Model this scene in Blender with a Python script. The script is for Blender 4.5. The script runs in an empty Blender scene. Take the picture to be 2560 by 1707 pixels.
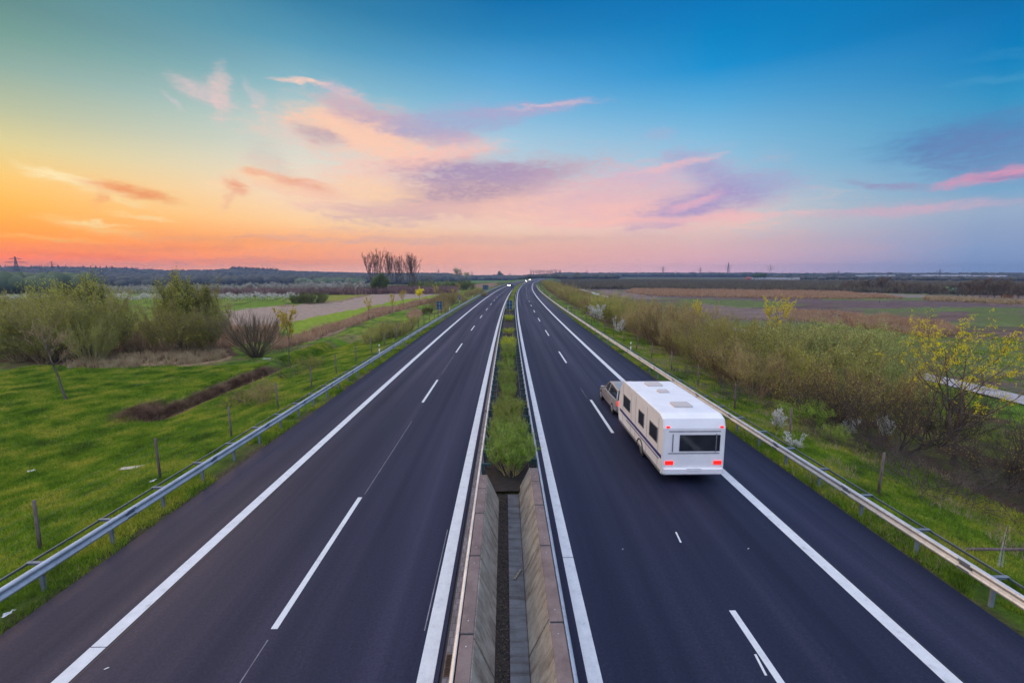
import bpy, math, random
import numpy as np
from mathutils import Vector, Matrix

# ------------------------------------------------------------------ camera
SC = bpy.context.scene
COL = SC.collection
F, W0, H0 = 1138.0, 2560.0, 1707.0
CAMH = 7.74
PITCH = math.radians(8.373)
YAW = math.atan(18.0 / 1138.0 * math.cos(PITCH))
cam_data = bpy.data.cameras.new("camera")
cam = bpy.data.objects.new("camera", cam_data)
COL.objects.link(cam)
cam.location = (0, 0, CAMH)
cam.rotation_euler = (math.pi / 2 - PITCH, 0, -YAW)
cam_data.sensor_width = 36.0
cam_data.lens = 36.0 * F / W0
cam_data.clip_start = 0.1
cam_data.clip_end = 20000
SC.camera = cam

def ray(px, py):
    """direction in the world of a pixel of the 2560 x 1707 photograph"""
    x, y, z = (px - W0 / 2), F, -(py - H0 / 2)
    cy = y * math.cos(PITCH) + z * math.sin(PITCH)
    cz = -y * math.sin(PITCH) + z * math.cos(PITCH)
    wx = x * math.cos(YAW) + cy * math.sin(YAW)
    wy = -x * math.sin(YAW) + cy * math.cos(YAW)
    return wx, wy, cz

def U(px, py, g=-1.5):
    """point of the level g seen at a pixel"""
    wx, wy, wz = ray(px, py)
    t = (g - CAMH) / wz
    return wx * t, wy * t

def azel(px, py):
    wx, wy, wz = ray(px, py)
    return math.degrees(math.atan2(wx, wy)), math.degrees(math.atan2(wz, math.hypot(wx, wy)))

def lin(c):
    return tuple(((v / 255.0) / 12.92 if v <= 10.3 else ((v / 255.0 + 0.055) / 1.055) ** 2.4) for v in c)

# ------------------------------------------------------------------ world
SUN_AZ, SUN_EL = -52.0, 13.0
SKYGAIN = 1.0
world = bpy.data.worlds.new("World")
SC.world = world
world.use_nodes = True
nt = world.node_tree
nt.nodes.clear()
L = nt.links

def wn(t, **kw):
    n = nt.nodes.new(t)
    for k, v in kw.items():
        setattr(n, k, v)
    return n

def wmath(op, a, b=None, c=None, clamp=False):
    n = wn('ShaderNodeMath', operation=op, use_clamp=clamp)
    for i, v in enumerate((a, b, c)):
        if v is None: continue
        if hasattr(v, 'links') or isinstance(v, bpy.types.NodeSocket): L.new(v, n.inputs[i])
        else: n.inputs[i].default_value = v
    return n.outputs[0]

tc = wn('ShaderNodeTexCoord')
sep = wn('ShaderNodeSeparateXYZ'); L.new(tc.outputs['Generated'], sep.inputs[0])
az = wmath('MULTIPLY', wmath('ARCTAN2', sep.outputs[0], sep.outputs[1]), 57.29578)
el = wmath('MULTIPLY', wmath('ARCSINE', sep.outputs[2]), 57.29578)
elp = wmath('MAXIMUM', el, 0.0)
eln = wmath('DIVIDE', elp, 90.0)

def sky_column(stops):
    r = wn('ShaderNodeValToRGB'); r.color_ramp.interpolation = 'EASE' if False else 'LINEAR'
    els = r.color_ramp.elements
    stops = sorted(stops)
    while len(els) < len(stops): els.new(0.5)
    for e, (p, c) in zip(els, stops):
        e.position = p / 90.0
        e.color = (c[0], c[1], c[2], 1)
    L.new(eln, r.inputs[0])
    return r.outputs[0]

ZEN_FILL = (1.1, 1.15, 1.5)  # overhead sky, out of view, brightened to add fill light on the ground
HAZE_D, HAZE_TOP = 0.00024, 58.0
AIR = (.15, .22, .40)
def through_air(e, c):
    """the sky's own light, so that behind the evening haze it has the colour c"""
    ln = min((HAZE_TOP - CAMH) / max(math.sin(math.radians(e)), 1e-3), 2600.0)
    T = math.exp(-HAZE_D * ln)
    return tuple(max((v - (1 - T) * s_) / T, v * .25) for v, s_ in zip(c, AIR))
def col_from(x, rows):
    st = []
    for y, c in rows:
        a, e = azel(x * 2560 / 2352.0, y * 2560 / 2352.0)
        st.append((max(e, 0.0), through_air(max(e, 0.0), lin(c))))
    top = st[0]
    st.append((top[0] + 7, tuple(v * 1.15 for v in top[1])))
    st.append((48.0, tuple(0.55 * a + 0.35 * b for a, b in zip(ZEN_FILL, top[1]))))
    st.append((62.0, ZEN_FILL))
    return st[::-1]
COLS = [
 (-46, col_from(18, [(0, (88,135,135)), (75, (105,152,145)), (150, (132,168,160)), (250, (178,188,158)), (330, (218,205,150)), (400, (245,200,120)), (470, (253,182,88)), (530, (255,158,62)), (575, (255,142,52)), (591, (250,130,62)), (599, (226,134,102)), (622, (226,150,138)), (632, (220,150,145))])),
 (-23, col_from(716, [(0, (55,128,165)), (100, (88,155,185)), (200, (140,186,200)), (300, (195,212,208)), (380, (226,220,205)), (450, (246,218,190)), (510, (252,208,160)), (550, (252,178,125)), (585, (250,162,120)), (602, (236,155,130)), (625, (232,176,165))])),
 (0, col_from(1160, [(0, (18,112,172)), (80, (40,132,188)), (160, (80,160,212)), (240, (118,182,220)), (320, (165,200,222)), (400, (196,210,218)), (470, (222,214,206)), (520, (236,210,188)), (545, (230,190,168)), (590, (236,176,164)), (610, (230,178,168)), (628, (222,178,180))])),
 (23, col_from(1604, [(0, (0,118,186)), (90, (0,132,196)), (160, (30,145,208)), (240, (90,170,218)), (320, (132,188,222)), (400, (160,198,220)), (460, (190,205,215)), (510, (214,204,200)), (560, (212,184,190)), (600, (210,172,190)), (625, (205,172,195))])),
 (46, col_from(2242, [(0, (0,108,170)), (60, (0,118,182)), (150, (5,130,190)), (240, (55,148,196)), (330, (85,158,202)), (430, (118,166,202)), (490, (150,172,200)), (540, (140,160,196)), (590, (128,152,192)), (625, (125,150,190))])),
]
BACK_FILL = [(0, (0.30,0.30,0.48)), (6, (0.34,0.30,0.48)), (20, (0.6,0.75,1.1)), (32, (1.7,1.85,2.4)), (62, (1.9,2.05,2.6)), (80, ZEN_FILL)]  # unseen sky behind the camera, made extra bright as added fill light
sky = None
for i, (a, st) in enumerate(COLS):
    c = sky_column(st)
    if sky is None:
        sky = c; pa = a; continue
    f = wn('ShaderNodeMapRange', interpolation_type='LINEAR'); L.new(az, f.inputs[0])
    f.inputs[1].default_value = pa; f.inputs[2].default_value = a
    m = wn('ShaderNodeMix', data_type='RGBA'); L.new(f.outputs[0], m.inputs[0]); L.new(sky, m.inputs[6]); L.new(c, m.inputs[7])
    sky = m.outputs[2]; pa = a
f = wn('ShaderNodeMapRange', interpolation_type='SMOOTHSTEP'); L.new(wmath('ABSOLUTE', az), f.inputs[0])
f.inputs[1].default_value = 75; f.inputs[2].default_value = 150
m = wn('ShaderNodeMix', data_type='RGBA'); L.new(f.outputs[0], m.inputs[0]); L.new(sky, m.inputs[6]); L.new(sky_column(BACK_FILL), m.inputs[7])
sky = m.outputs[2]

# clouds: soft warped ellipses in azimuth and elevation
pos = wn('ShaderNodeCombineXYZ'); L.new(az, pos.inputs[0]); L.new(el, pos.inputs[1])
def wnoise(sx, sy, scale, detail, rough, dist=0.0, off=0.0):
    mp = wn('ShaderNodeMapping'); L.new(pos.outputs[0], mp.inputs[0])
    mp.inputs['Scale'].default_value = (sx, sy, 1); mp.inputs['Location'].default_value = (off, off * 1.7, 0)
    mp.inputs['Rotation'].default_value = (0, 0, math.radians(-6))
    n = wn('ShaderNodeTexNoise'); L.new(mp.outputs[0], n.inputs['Vector'])
    n.inputs['Scale'].default_value = scale; n.inputs['Detail'].default_value = detail
    n.inputs['Roughness'].default_value = rough; n.inputs['Distortion'].default_value = dist
    return n
w1 = wnoise(0.5, 1.1, 0.32, 3, 0.5, 0.3, 3.0)
w2 = wnoise(0.6, 1.6, 1.1, 4, 0.55, 0.4, 11.0)
def centred(n, k):
    s = wn('ShaderNodeVectorMath', operation='SUBTRACT'); L.new(n.outputs['Color'], s.inputs[0]); s.inputs[1].default_value = (.5, .5, .5)
    t = wn('ShaderNodeVectorMath', operation='MULTIPLY'); L.new(s.outputs[0], t.inputs[0]); t.inputs[1].default_value = (k, k * .55, 0)
    return t.outputs[0]
a1 = wn('ShaderNodeVectorMath', operation='ADD'); L.new(centred(w1, 2.6), a1.inputs[0]); L.new(centred(w2, 1.5), a1.inputs[1])
a2 = wn('ShaderNodeVectorMath', operation='ADD'); L.new(a1.outputs[0], a2.inputs[0]); L.new(pos.outputs[0], a2.inputs[1])
wpos = a2.outputs[0]
fine = wnoise(0.30, 1.25, 1.0, 9, 0.6, 0.8, 21.0)
fmod = wmath('MULTIPLY', wmath('SUBTRACT', fine.outputs[0], 0.5), 1.35)

NCL = 0
texn = wnoise(0.55, 1.5, 1.5, 9, 0.62, 1.0, 47.0)
texf = wn('ShaderNodeMapRange'); L.new(texn.outputs[0], texf.inputs[0]); texf.inputs[1].default_value = .30; texf.inputs[2].default_value = .62; texf.inputs[3].default_value = .52; texf.inputs[4].default_value = 1.15
def cloud(x1, y1, x2, y2, th, dens, rgb, soft=1.0):
    global sky, NCL, wpos
    NCL += 1
    if NCL % 12 == 0:   # keeps the long node chain in order, so that few values are held at once
        q = wn('ShaderNodeVectorMath', operation='MULTIPLY_ADD'); L.new(sky, q.inputs[0]); q.inputs[1].default_value = (1e-7,) * 3; L.new(wpos, q.inputs[2]); wpos = q.outputs[0]
    k = 2560 / 2352.0
    p1 = azel(x1 * k, y1 * k); p2 = azel(x2 * k, y2 * k)
    cx, cy = (p1[0] + p2[0]) / 2, (p1[1] + p2[1]) / 2
    mx, my = (x1 + x2) / 2, (y1 + y2) / 2
    tt = abs(azel(mx * k, (my - th) * k)[1] - azel(mx * k, (my + th) * k)[1]) / 2
    dx, dy = p2[0] - p1[0], p2[1] - p1[1]
    la = math.hypot(dx, dy) / 2 + tt * 0.6
    mp = wn('ShaderNodeMapping', vector_type='TEXTURE'); L.new(wpos, mp.inputs[0])
    mp.inputs['Location'].default_value = (cx, cy, 0)
    mp.inputs['Rotation'].default_value = (0, 0, math.atan2(dy, dx))
    mp.inputs['Scale'].default_value = (la, tt, 1)
    ln = wn('ShaderNodeVectorMath', operation='LENGTH'); L.new(mp.outputs[0], ln.inputs[0])
    r = wmath('ADD', ln.outputs[1], fmod)
    mr = wn('ShaderNodeMapRange', interpolation_type='SMOOTHSTEP'); L.new(r, mr.inputs[0])
    mr.inputs[1].default_value = 1.65; mr.inputs[2].default_value = 0.35
    mr.inputs[3].default_value = 0.0; mr.inputs[4].default_value = dens
    m = wn('ShaderNodeMix', data_type='RGBA'); L.new(wmath('MULTIPLY', mr.outputs[0], texf.outputs[0], clamp=True), m.inputs[0]); L.new(sky, m.inputs[6])
    m.inputs[7].default_value = (*lin(rgb), 1)
    sky = m.outputs[2]

for c in [
 (600,572,1750,572,30,.30,(234,170,160)), (640,546,1480,544,5,.5,(222,176,166)), (150,597,760,600,6,.35,(228,150,130)),
 (0,540,210,553,5,.6,(255,190,90)), (130,505,310,532,8,.45,(255,210,130)), (270,491,385,501,3,.6,(255,222,160)), (150,508,270,512,2.5,.7,(255,225,160)),
 (0,566,560,566,9,.35,(248,138,84)), (300,535,620,556,9,.3,(246,160,100)), (0,580,330,588,5,.4,(252,120,66)),
 (215,432,410,464,15,.45,(255,218,150)), (225,448,330,470,6,.5,(255,226,165)), (60,392,245,434,8,.95,(255,232,178)), (210,424,385,456,10,.85,(243,158,100)), (240,432,222,465,8,.5,(248,170,110)), (200,437,300,447,5,.5,(255,225,165)),
 (478,422,560,432,8,.7,(255,220,175)), (520,424,562,440,9,.75,(240,166,128)), (548,438,514,476,6,.6,(245,185,150)),
 (600,350,650,410,26,.35,(205,196,192)),
 (552,401,700,425,9,.8,(255,215,172)), (560,398,620,404,5,.7,(240,168,132)), (600,418,770,455,13,.75,(255,208,168)), (640,410,768,444,8,.85,(236,164,132)),
 (412,186,520,235,11,.6,(222,198,200)), (505,172,508,262,15,.55,(228,200,198)), (378,213,406,248,5,.45,(210,200,205)), (568,195,592,250,9,.3,(215,200,205)),
 (650,189,740,196,4.5,.85,(248,208,192)), (740,198,830,232,9,.5,(224,190,200)),
 (640,290,900,310,36,.55,(246,204,188)), (705,275,900,315,26,.8,(255,206,174)), (790,300,1010,372,36,.9,(255,206,180)), (760,236,860,262,12,.6,(212,184,190)),
 (800,252,1060,322,18,.8,(198,172,190)), (690,300,770,322,13,.7,(196,172,180)), (1000,318,1080,326,17,.6,(196,174,198)), (880,390,1110,340,17,.75,(252,200,186)),
 (930,285,1180,262,22,.65,(166,172,208)), (1100,262,1345,237,9,.75,(172,172,208)), (1180,247,1345,237,3.5,.6,(214,188,204)),
 (900,470,1660,468,34,.6,(250,206,192)), (780,440,1480,478,40,.8,(253,204,182)), (790,380,900,400,20,.5,(250,206,190)), (1200,478,1640,508,22,.8,(254,198,184)), (760,475,1100,492,10,.4,(248,200,180)),
 (870,478,1290,398,30,.9,(190,160,176)), (950,396,1270,396,18,.9,(176,154,186)), (780,432,930,452,18,.8,(255,212,176)), (900,482,1500,440,12,.5,(252,200,182)),
 (1270,450,1640,430,42,.7,(224,186,198)), (1350,480,1600,490,16,.6,(254,196,186)), (1570,378,1730,438,26,.62,(166,162,206)), (1740,430,1490,504,23,.78,(172,156,202)),
 (1410,400,1580,410,15,.4,(214,184,206)), (1700,410,1840,424,24,.45,(160,174,210)), (1475,393,1650,361,6,.6,(240,190,196)), (1455,508,1850,492,7,.65,(248,192,192)), (1545,482,1640,452,7,.6,(244,184,196)),
 (1250,512,1500,506,5,.7,(255,196,184)),
 (2060,335,2420,272,24,.6,(84,132,184)), (2130,348,2420,330,34,.65,(104,134,184)), (2180,392,2400,376,18,.5,(112,142,188)), (2185,427,2420,386,8,.75,(226,152,182)), (2250,415,2420,400,4,.6,(138,140,184)),
 (1955,420,2110,430,6,.75,(152,154,192)), (1900,496,2280,466,8,.55,(216,176,196)), (2180,195,2420,160,7,.25,(90,165,205)), (2230,130,2420,112,7,.2,(70,150,195)),
 (1480,318,1540,312,8,.35,(170,178,212)),
]:
    x1, y1, x2, y2, th, dn, rgb = c
    if th >= 8: cloud(x1, y1, x2, y2, th * 2.0, dn * .32, rgb)
    cloud(x1, y1, x2, y2, th * 1.22 + .8, min(dn * 1.12, .96), rgb)

# the physical sky adds a little of its own colour
nish = wn('ShaderNodeTexSky', sky_type='NISHITA')
nish.sun_disc = False
nish.sun_elevation = math.radians(SUN_EL)
nish.sun_rotation = math.radians(SUN_AZ)
nish.air_density = 1.5; nish.dust_density = 2.0
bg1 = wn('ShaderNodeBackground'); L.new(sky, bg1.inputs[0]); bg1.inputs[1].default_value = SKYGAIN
bg2 = wn('ShaderNodeBackground'); L.new(nish.outputs[0], bg2.inputs[0]); bg2.inputs[1].default_value = 0.0015
add = wn('ShaderNodeAddShader'); L.new(bg1.outputs[0], add.inputs[0]); L.new(bg2.outputs[0], add.inputs[1])
wo = wn('ShaderNodeOutputWorld'); L.new(add.outputs[0], wo.inputs[0])

sun_data = bpy.data.lights.new("sun", 'SUN')
sun_data.energy = 1.8
sun_data.angle = math.radians(40)
sun_data.color = (1.0, 0.62, 0.34)
sun = bpy.data.objects.new("sun", sun_data)
COL.objects.link(sun)
sa, se = math.radians(SUN_AZ), math.radians(SUN_EL)
sd = Vector((math.sin(sa) * math.cos(se), math.cos(sa) * math.cos(se), math.sin(se)))
sun.rotation_euler = sd.to_track_quat('Z', 'Y').to_euler()

SC.view_settings.view_transform = 'Standard'
SC.view_settings.look = 'None'
SC.view_settings.exposure = 0.0
SC.view_settings.gamma = 1.0
SC.cycles.max_bounces = 5
SC.cycles.volume_bounces = 0
SC.cycles.use_denoising = True

# ------------------------------------------------------------------ helpers
R = random.Random(7)
NR = np.random.default_rng(11)

def tag(o, label=None, cat=None, group=None, kind=None):
    if label: o['label'] = label
    if cat: o['category'] = cat
    if group: o['group'] = group
    if kind: o['kind'] = kind
    return o

def link(name, data, parent=None):
    o = bpy.data.objects.new(name, data)
    COL.objects.link(o)
    if parent is not None: o.parent = parent
    return o

def thing(name, label, cat, loc=(0, 0, 0), rz=0.0, group=None, scale=1.0):
    o = link(name, None)
    o.empty_display_size = 0.3
    o.location = loc; o.rotation_euler = (0, 0, rz); o.scale = (scale,) * 3
    return tag(o, label, cat, group)

def nmesh(name, V, Fq, mat=None, smooth=False, col=None, uv=None):
    """mesh from numpy arrays; Fq is an (n, k) array or a list of them"""
    me = bpy.data.meshes.new(name)
    if isinstance(Fq, np.ndarray): Fq = [Fq]
    V = np.asarray(V, dtype=np.float32)
    nl = sum(f.size for f in Fq); nf = sum(len(f) for f in Fq)
    me.vertices.add(len(V)); me.vertices.foreach_set('co', V.ravel())
    me.loops.add(nl); me.loops.foreach_set('vertex_index', np.concatenate([f.ravel() for f in Fq]).astype(np.int32))
    st, o = [], 0
    for f in Fq:
        st.append(o + np.arange(len(f)) * f.shape[1]); o += f.size
    me.polygons.add(nf); me.polygons.foreach_set('loop_start', np.concatenate(st).astype(np.int32))
    me.update(calc_edges=True); me.validate()
    if smooth: me.shade_smooth()
    if col is not None:
        a = me.color_attributes.new('tint', 'FLOAT_COLOR', 'POINT')
        c4 = np.ones((len(V), 4), np.float32); c4[:, :3] = col
        a.data.foreach_set('color', c4.ravel())
    if uv is not None:
        a = me.attributes.new('along', 'FLOAT_VECTOR', 'POINT')
        v3 = np.zeros((len(V), 3), np.float32); v3[:, :2] = uv
        a.data.foreach_set('vector', v3.ravel())
    if mat: me.materials.append(mat)
    return me

class MB:
    """collects boxes, prisms, tubes and sheets into one mesh"""
    def __init__(s): s.v = []; s.f = []; s.mi = []; s.cur = 0
    def add(s, vs, fs):
        b = len(s.v); s.v += [tuple(v) for v in vs]
        for f in fs: s.f.append([b + i for i in f]); s.mi.append(s.cur)
        return s
    def box(s, c, d, rz=0.0, ry=0.0, rx=0.0, taper=1.0, bevel=0.0):
        x, y, z = d[0] / 2, d[1] / 2, d[2] / 2
        if bevel:
            bv = min(bevel, x * .9, y * .9)
            out = [(-x + bv, -y), (x - bv, -y), (x, -y + bv), (x, y - bv), (x - bv, y), (-x + bv, y), (-x, y - bv), (-x, -y + bv)]
            vs = []
            zb = min(bevel, z * .9)
            for (zz, k) in ((-z, 1), (z - zb, 1), (z, 0)):
                for (a, b_) in out:
                    q = 1 if k else max(0.0, 1 - bv / max(x, y))
                    vs.append((a * (1 if k else (x - bv) / x), b_ * (1 if k else (y - bv) / y), zz))
            n = 8; fs = [list(range(n))[::-1], [2 * n + i for i in range(n)]]
            for l in range(2):
                for i in range(n): fs.append([l * n + i, l * n + (i + 1) % n, (l + 1) * n + (i + 1) % n, (l + 1) * n + i])
        else:
            vs = [(sx * x * (taper if sz > 0 else 1), sy * y * (taper if sz > 0 else 1), sz * z) for sz in (-1, 1) for sy in (-1, 1) for sx in (-1, 1)]
            fs = [(0, 2, 3, 1), (4, 5, 7, 6), (0, 1, 5, 4), (2, 6, 7, 3), (0, 4, 6, 2), (1, 3, 7, 5)]
        M = Matrix.Translation(c) @ Matrix.Rotation(rz, 4, 'Z') @ Matrix.Rotation(ry, 4, 'Y') @ Matrix.Rotation(rx, 4, 'X')
        return s.add([M @ Vector(v) for v in vs], fs)
    def tube(s, pts, rad, n=6, cap=True):
        pts = [Vector(p) for p in pts]
        if not hasattr(rad, '__len__'): rad = [rad] * len(pts)
        vs, fs = [], []
        for i, p in enumerate(pts):
            d = (pts[min(i + 1, len(pts) - 1)] - pts[max(i - 1, 0)]).normalized()
            a = d.orthogonal().normalized() if abs(d.z) > .9 else d.cross(Vector((0, 0, 1))).normalized()
            b = d.cross(a)
            for k in range(n):
                t = 2 * math.pi * k / n
                vs.append(p + (a * math.cos(t) + b * math.sin(t)) * rad[i])
        for i in range(len(pts) - 1):
            for k in range(n):
                fs.append((i * n + k, i * n + (k + 1) % n, (i + 1) * n + (k + 1) % n, (i + 1) * n + k))
        if cap: fs.append(list(range(n))[::-1]); fs.append([(len(pts) - 1) * n + k for k in range(n)])
        return s.add(vs, fs)
    def build(s, name, mat, parent=None, smooth=False, loc=None):
        me = s.mesh(name, mat, smooth)
        o = link(name, me, parent)
        if loc is not None: o.location = loc
        return o
    def mesh(s, name, mat, smooth=False):
        me = bpy.data.meshes.new(name)
        me.from_pydata(s.v, [], s.f); me.update()
        mats = mat if isinstance(mat, (list, tuple)) else [mat]
        for m_ in mats: me.materials.append(m_)
        if len(mats) > 1: me.polygons.foreach_set('material_index', s.mi)
        if smooth: me.shade_smooth()
        return me

# ---- value noise in numpy
def _hash(ix, iy, seed):
    h = (ix.astype(np.int64) * 374761393 + iy.astype(np.int64) * 668265263 + seed * 974634777) & 0xffffffff
    h = ((h ^ (h >> 13)) * 1274126177) & 0xffffffff
    return ((h ^ (h >> 16)) & 0xffff) / 65535.0
def vnoise(x, y, seed=0):
    ix, iy = np.floor(x), np.floor(y); fx, fy = x - ix, y - iy
    fx = fx * fx * (3 - 2 * fx); fy = fy * fy * (3 - 2 * fy)
    a = _hash(ix, iy, seed); b = _hash(ix + 1, iy, seed); c = _hash(ix, iy + 1, seed); d = _hash(ix + 1, iy + 1, seed)
    return (a * (1 - fx) + b * fx) * (1 - fy) + (c * (1 - fx) + d * fx) * fy
def fbm(x, y, seed=0, o=4):
    s, a, t = 0.0, 0.5, 0.0
    for i in range(o):
        s = s + a * vnoise(x, y, seed + i * 17); t += a; a *= 0.5
        x = x * 2.03 + 5.1; y = y * 2.03 + 1.7
    return s / t
def sstep(a, b, x):
    t = np.clip((x - a) / (b - a), 0, 1); return t * t * (3 - 2 * t)
def inpoly(poly, X, Y):
    r = np.zeros(X.shape, bool); n = len(poly)
    for i in range(n):
        x1, y1 = poly[i]; x2, y2 = poly[(i + 1) % n]
        if y1 == y2: continue
        c = ((y1 > Y) != (y2 > Y)) & (X < (x2 - x1) * (Y - y1) / (y2 - y1) + x1)
        r ^= c
    return r

# ---- materials
MATS = {}
class NB:
    def __init__(s, name):
        s.m = bpy.data.materials.new(name); s.m.use_nodes = True
        s.nt = s.m.node_tree; s.nt.nodes.clear(); s.L = s.nt.links
        s.out = s.n('ShaderNodeOutputMaterial'); s.p = s.n('ShaderNodeBsdfPrincipled')
        s.L.new(s.p.outputs[0], s.out.inputs[0])
    def n(s, t, **kw):
        x = s.nt.nodes.new(t)
        for k, v in kw.items(): setattr(x, k, v)
        return x
    def noise(s, scale, detail=4, rough=.55, vec=None, dist=0.0):
        x = s.n('ShaderNodeTexNoise'); x.inputs['Scale'].default_value = scale; x.inputs['Detail'].default_value = detail
        x.inputs['Roughness'].default_value = rough; x.inputs['Distortion'].default_value = dist
        if vec is not None: s.L.new(vec, x.inputs['Vector'])
        return x
    def coord(s, kind='Object', scale=(1, 1, 1)):
        if kind == 'pos': v = s.n('ShaderNodeNewGeometry').outputs['Position']
        elif kind == 'along':
            v = s.n('ShaderNodeAttribute', attribute_name='along').outputs['Vector']
        else: v = s.n('ShaderNodeTexCoord').outputs[kind]
        mp = s.n('ShaderNodeMapping'); s.L.new(v, mp.inputs[0]); mp.inputs['Scale'].default_value = scale
        return mp.outputs[0]
    def ramp(s, fac, stops):
        r = s.n('ShaderNodeValToRGB'); e = r.color_ramp.elements
        while len(e) < len(stops): e.new(.5)
        for x, (p, c) in zip(e, stops): x.position = p; x.color = (*c, 1)
        s.L.new(fac, r.inputs[0]); return r.outputs[0]
    def mix(s, f, a, b, mode='MIX'):
        x = s.n('ShaderNodeMix', data_type='RGBA', blend_type=mode)
        for i, v in ((0, f), (6, a), (7, b)):
            if isinstance(v, bpy.types.NodeSocket): s.L.new(v, x.inputs[i])
            elif i == 0: x.inputs[0].default_value = v
            else: x.inputs[i].default_value = (*v, 1)
        return x.outputs[2]
    def bump(s, h, strength=.4, dist=.02):
        b = s.n('ShaderNodeBump'); s.L.new(h, b.inputs['Height']); b.inputs['Strength'].default_value = strength; b.inputs['Distance'].default_value = dist
        s.L.new(b.outputs[0], s.p.inputs['Normal'])
    def set(s, color=None, rough=.8, metal=0.0, spec=.5):
        if isinstance(color, bpy.types.NodeSocket): s.L.new(color, s.p.inputs['Base Color'])
        elif color is not None: s.p.inputs['Base Color'].default_value = (*color, 1)
        s.p.inputs['Roughness'].default_value = rough; s.p.inputs['Metallic'].default_value = metal
        s.p.inputs['Specular IOR Level'].default_value = spec
        return s.m

def simple(name, c1, c2=None, scale=3.0, rough=.7, metal=0.0, bump=0.0, spec=.5, kind='Object', sc=(1, 1, 1), detail=5, rnd=0.0):
    """a surface of two mottled colours"""
    b = NB(name)
    if c2 is None: c2 = tuple(v * .72 for v in c1)
    n = b.noise(scale, detail, .6, b.coord(kind, sc))
    c = b.ramp(n.outputs[0], [(.32, c2), (.66, c1)])
    if rnd:
        oi = b.n('ShaderNodeObjectInfo')
        mr = b.n('ShaderNodeMapRange'); b.L.new(oi.outputs['Random'], mr.inputs[0]); mr.inputs[3].default_value = 1 - rnd; mr.inputs[4].default_value = 1 + rnd
        hs = b.n('ShaderNodeHueSaturation'); b.L.new(c, hs.inputs['Color']); b.L.new(mr.outputs[0], hs.inputs['Value'])
        mr2 = b.n('ShaderNodeMapRange'); b.L.new(oi.outputs['Random'], mr2.inputs[0]); mr2.inputs[3].default_value = .5 - rnd * .06; mr2.inputs[4].default_value = .5 + rnd * .06
        b.L.new(mr2.outputs[0], hs.inputs['Hue']); c = hs.outputs[0]
    if bump: b.bump(b.noise(scale * 6, 6, .6, b.coord(kind, sc)).outputs[0], bump, .01)
    return b.set(c, rough, metal, spec)

def leafmat(name, c1, c2, scale=1.2, rnd=.12):
    m = simple(name, c1, c2, scale, .75, rnd=rnd, spec=.25, kind='pos')
    nt_ = m.node_tree; p = [n for n in nt_.nodes if n.type == 'BSDF_PRINCIPLED'][0]; out = [n for n in nt_.nodes if n.type == 'OUTPUT_MATERIAL'][0]
    src = p.inputs['Base Color'].links[0].from_socket
    t = nt_.nodes.new('ShaderNodeBsdfTranslucent'); nt_.links.new(src, t.inputs[0])
    mx = nt_.nodes.new('ShaderNodeMixShader'); mx.inputs[0].default_value = .35
    nt_.links.new(p.outputs[0], mx.inputs[1]); nt_.links.new(t.outputs[0], mx.inputs[2]); nt_.links.new(mx.outputs[0], out.inputs[0])
    return m

def emis(name, c, s):
    b = NB(name); b.p.inputs['Emission Color'].default_value = (*c, 1); b.p.inputs['Emission Strength'].default_value = s
    return b.set(c, .4)

# ------------------------------------------------------------------ the course of the road and the lie of the land
def cshift(s):
    s = np.maximum(s, 0.0)
    return np.where(s < 900, s * s / 9800.0, 900 * 900 / 9800.0 + (s - 900) * 900 / 4900.0)
def cs(s): return float(cshift(np.array([float(s)]))[0])
def at(u, s): return u + cs(s), s

def gz(X, Y):
    """height of the land at X, Y (numpy arrays)"""
    u = X - cshift(Y); a = np.abs(u)
    h = np.interp(a, [0, 11.0, 11.2, 11.9, 13.7, 17.0, 21.0, 30.0], [-.10, -.10, -.02, -.06, -.30, -.85, -1.45, -1.5])
    # the hollow between the two concrete walls and the planted strip
    # ditch along the foot of the left bank
    d = np.exp(-((u + 22.9 + .8 * (vnoise(Y * .15, Y * 0, 5) - .5)) / .75) ** 2) * sstep(27, 31, Y) * (1 - sstep(60, 75, Y))
    h = h - 1.0 * d
    d2 = np.exp(-((u + 24.6) / .8) ** 2) * sstep(27, 31, Y) * (1 - sstep(60, 75, Y)); h = h + .25 * d2
    rough = (a > 12.0) * (fbm(X * .35, Y * .35, 3, 4) - .5) * .22 * sstep(12, 15, a) + (a > 20) * (fbm(X * .06, Y * .06, 9, 3) - .5) * .6 * sstep(20, 28, a)
    h = h + rough
    dist = np.hypot(X, Y)
    # land falls away to the marsh on the left, then climbs to the wooded ridge
    m = sstep(-40, -140, u) if False else np.clip((-u - 40) / 100.0, 0, 1)
    h = h - m * np.clip((dist - 240) * .018, 0, 9)
    azd = np.degrees(np.arctan2(X, Y))
    ridge = np.interp(azd, [-70, -50, -44, -40, -36, -33, -30, -27, -22, -17, -12, -9, -6.8, -5.0, 0], [30, 30, 32, 32, 26, 27, 33, 28, 23, 19, 19, 19, 18, 3, 0])
    h = h + np.maximum(ridge - 9, 0) * sstep(1050, 1750, dist) * (1 + .12 * (fbm(X * .004, Y * .004, 4, 3) - .5)) * 1.05
    return h
def gh(x, y): return float(gz(np.array([float(x)]), np.array([float(y)]))[0])

def PB(px, py):
    """point of the land seen at a pixel of the photograph"""
    g = -1.5
    for _ in range(12):
        x, y = U(px, py, g)
        g = 0.5 * g + 0.5 * gh(x, y)
    return x, y, gh(x, y)
def PH(px, py, top):
    """foot and height of something whose foot and top are seen at these rows"""
    x, y, g = PB(px, py)
    d = math.hypot(x, y)
    wx, wy, wz = ray(px, top)
    z = CAMH + wz * d / math.hypot(wx, wy)
    return x, y, g, z - g

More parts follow.
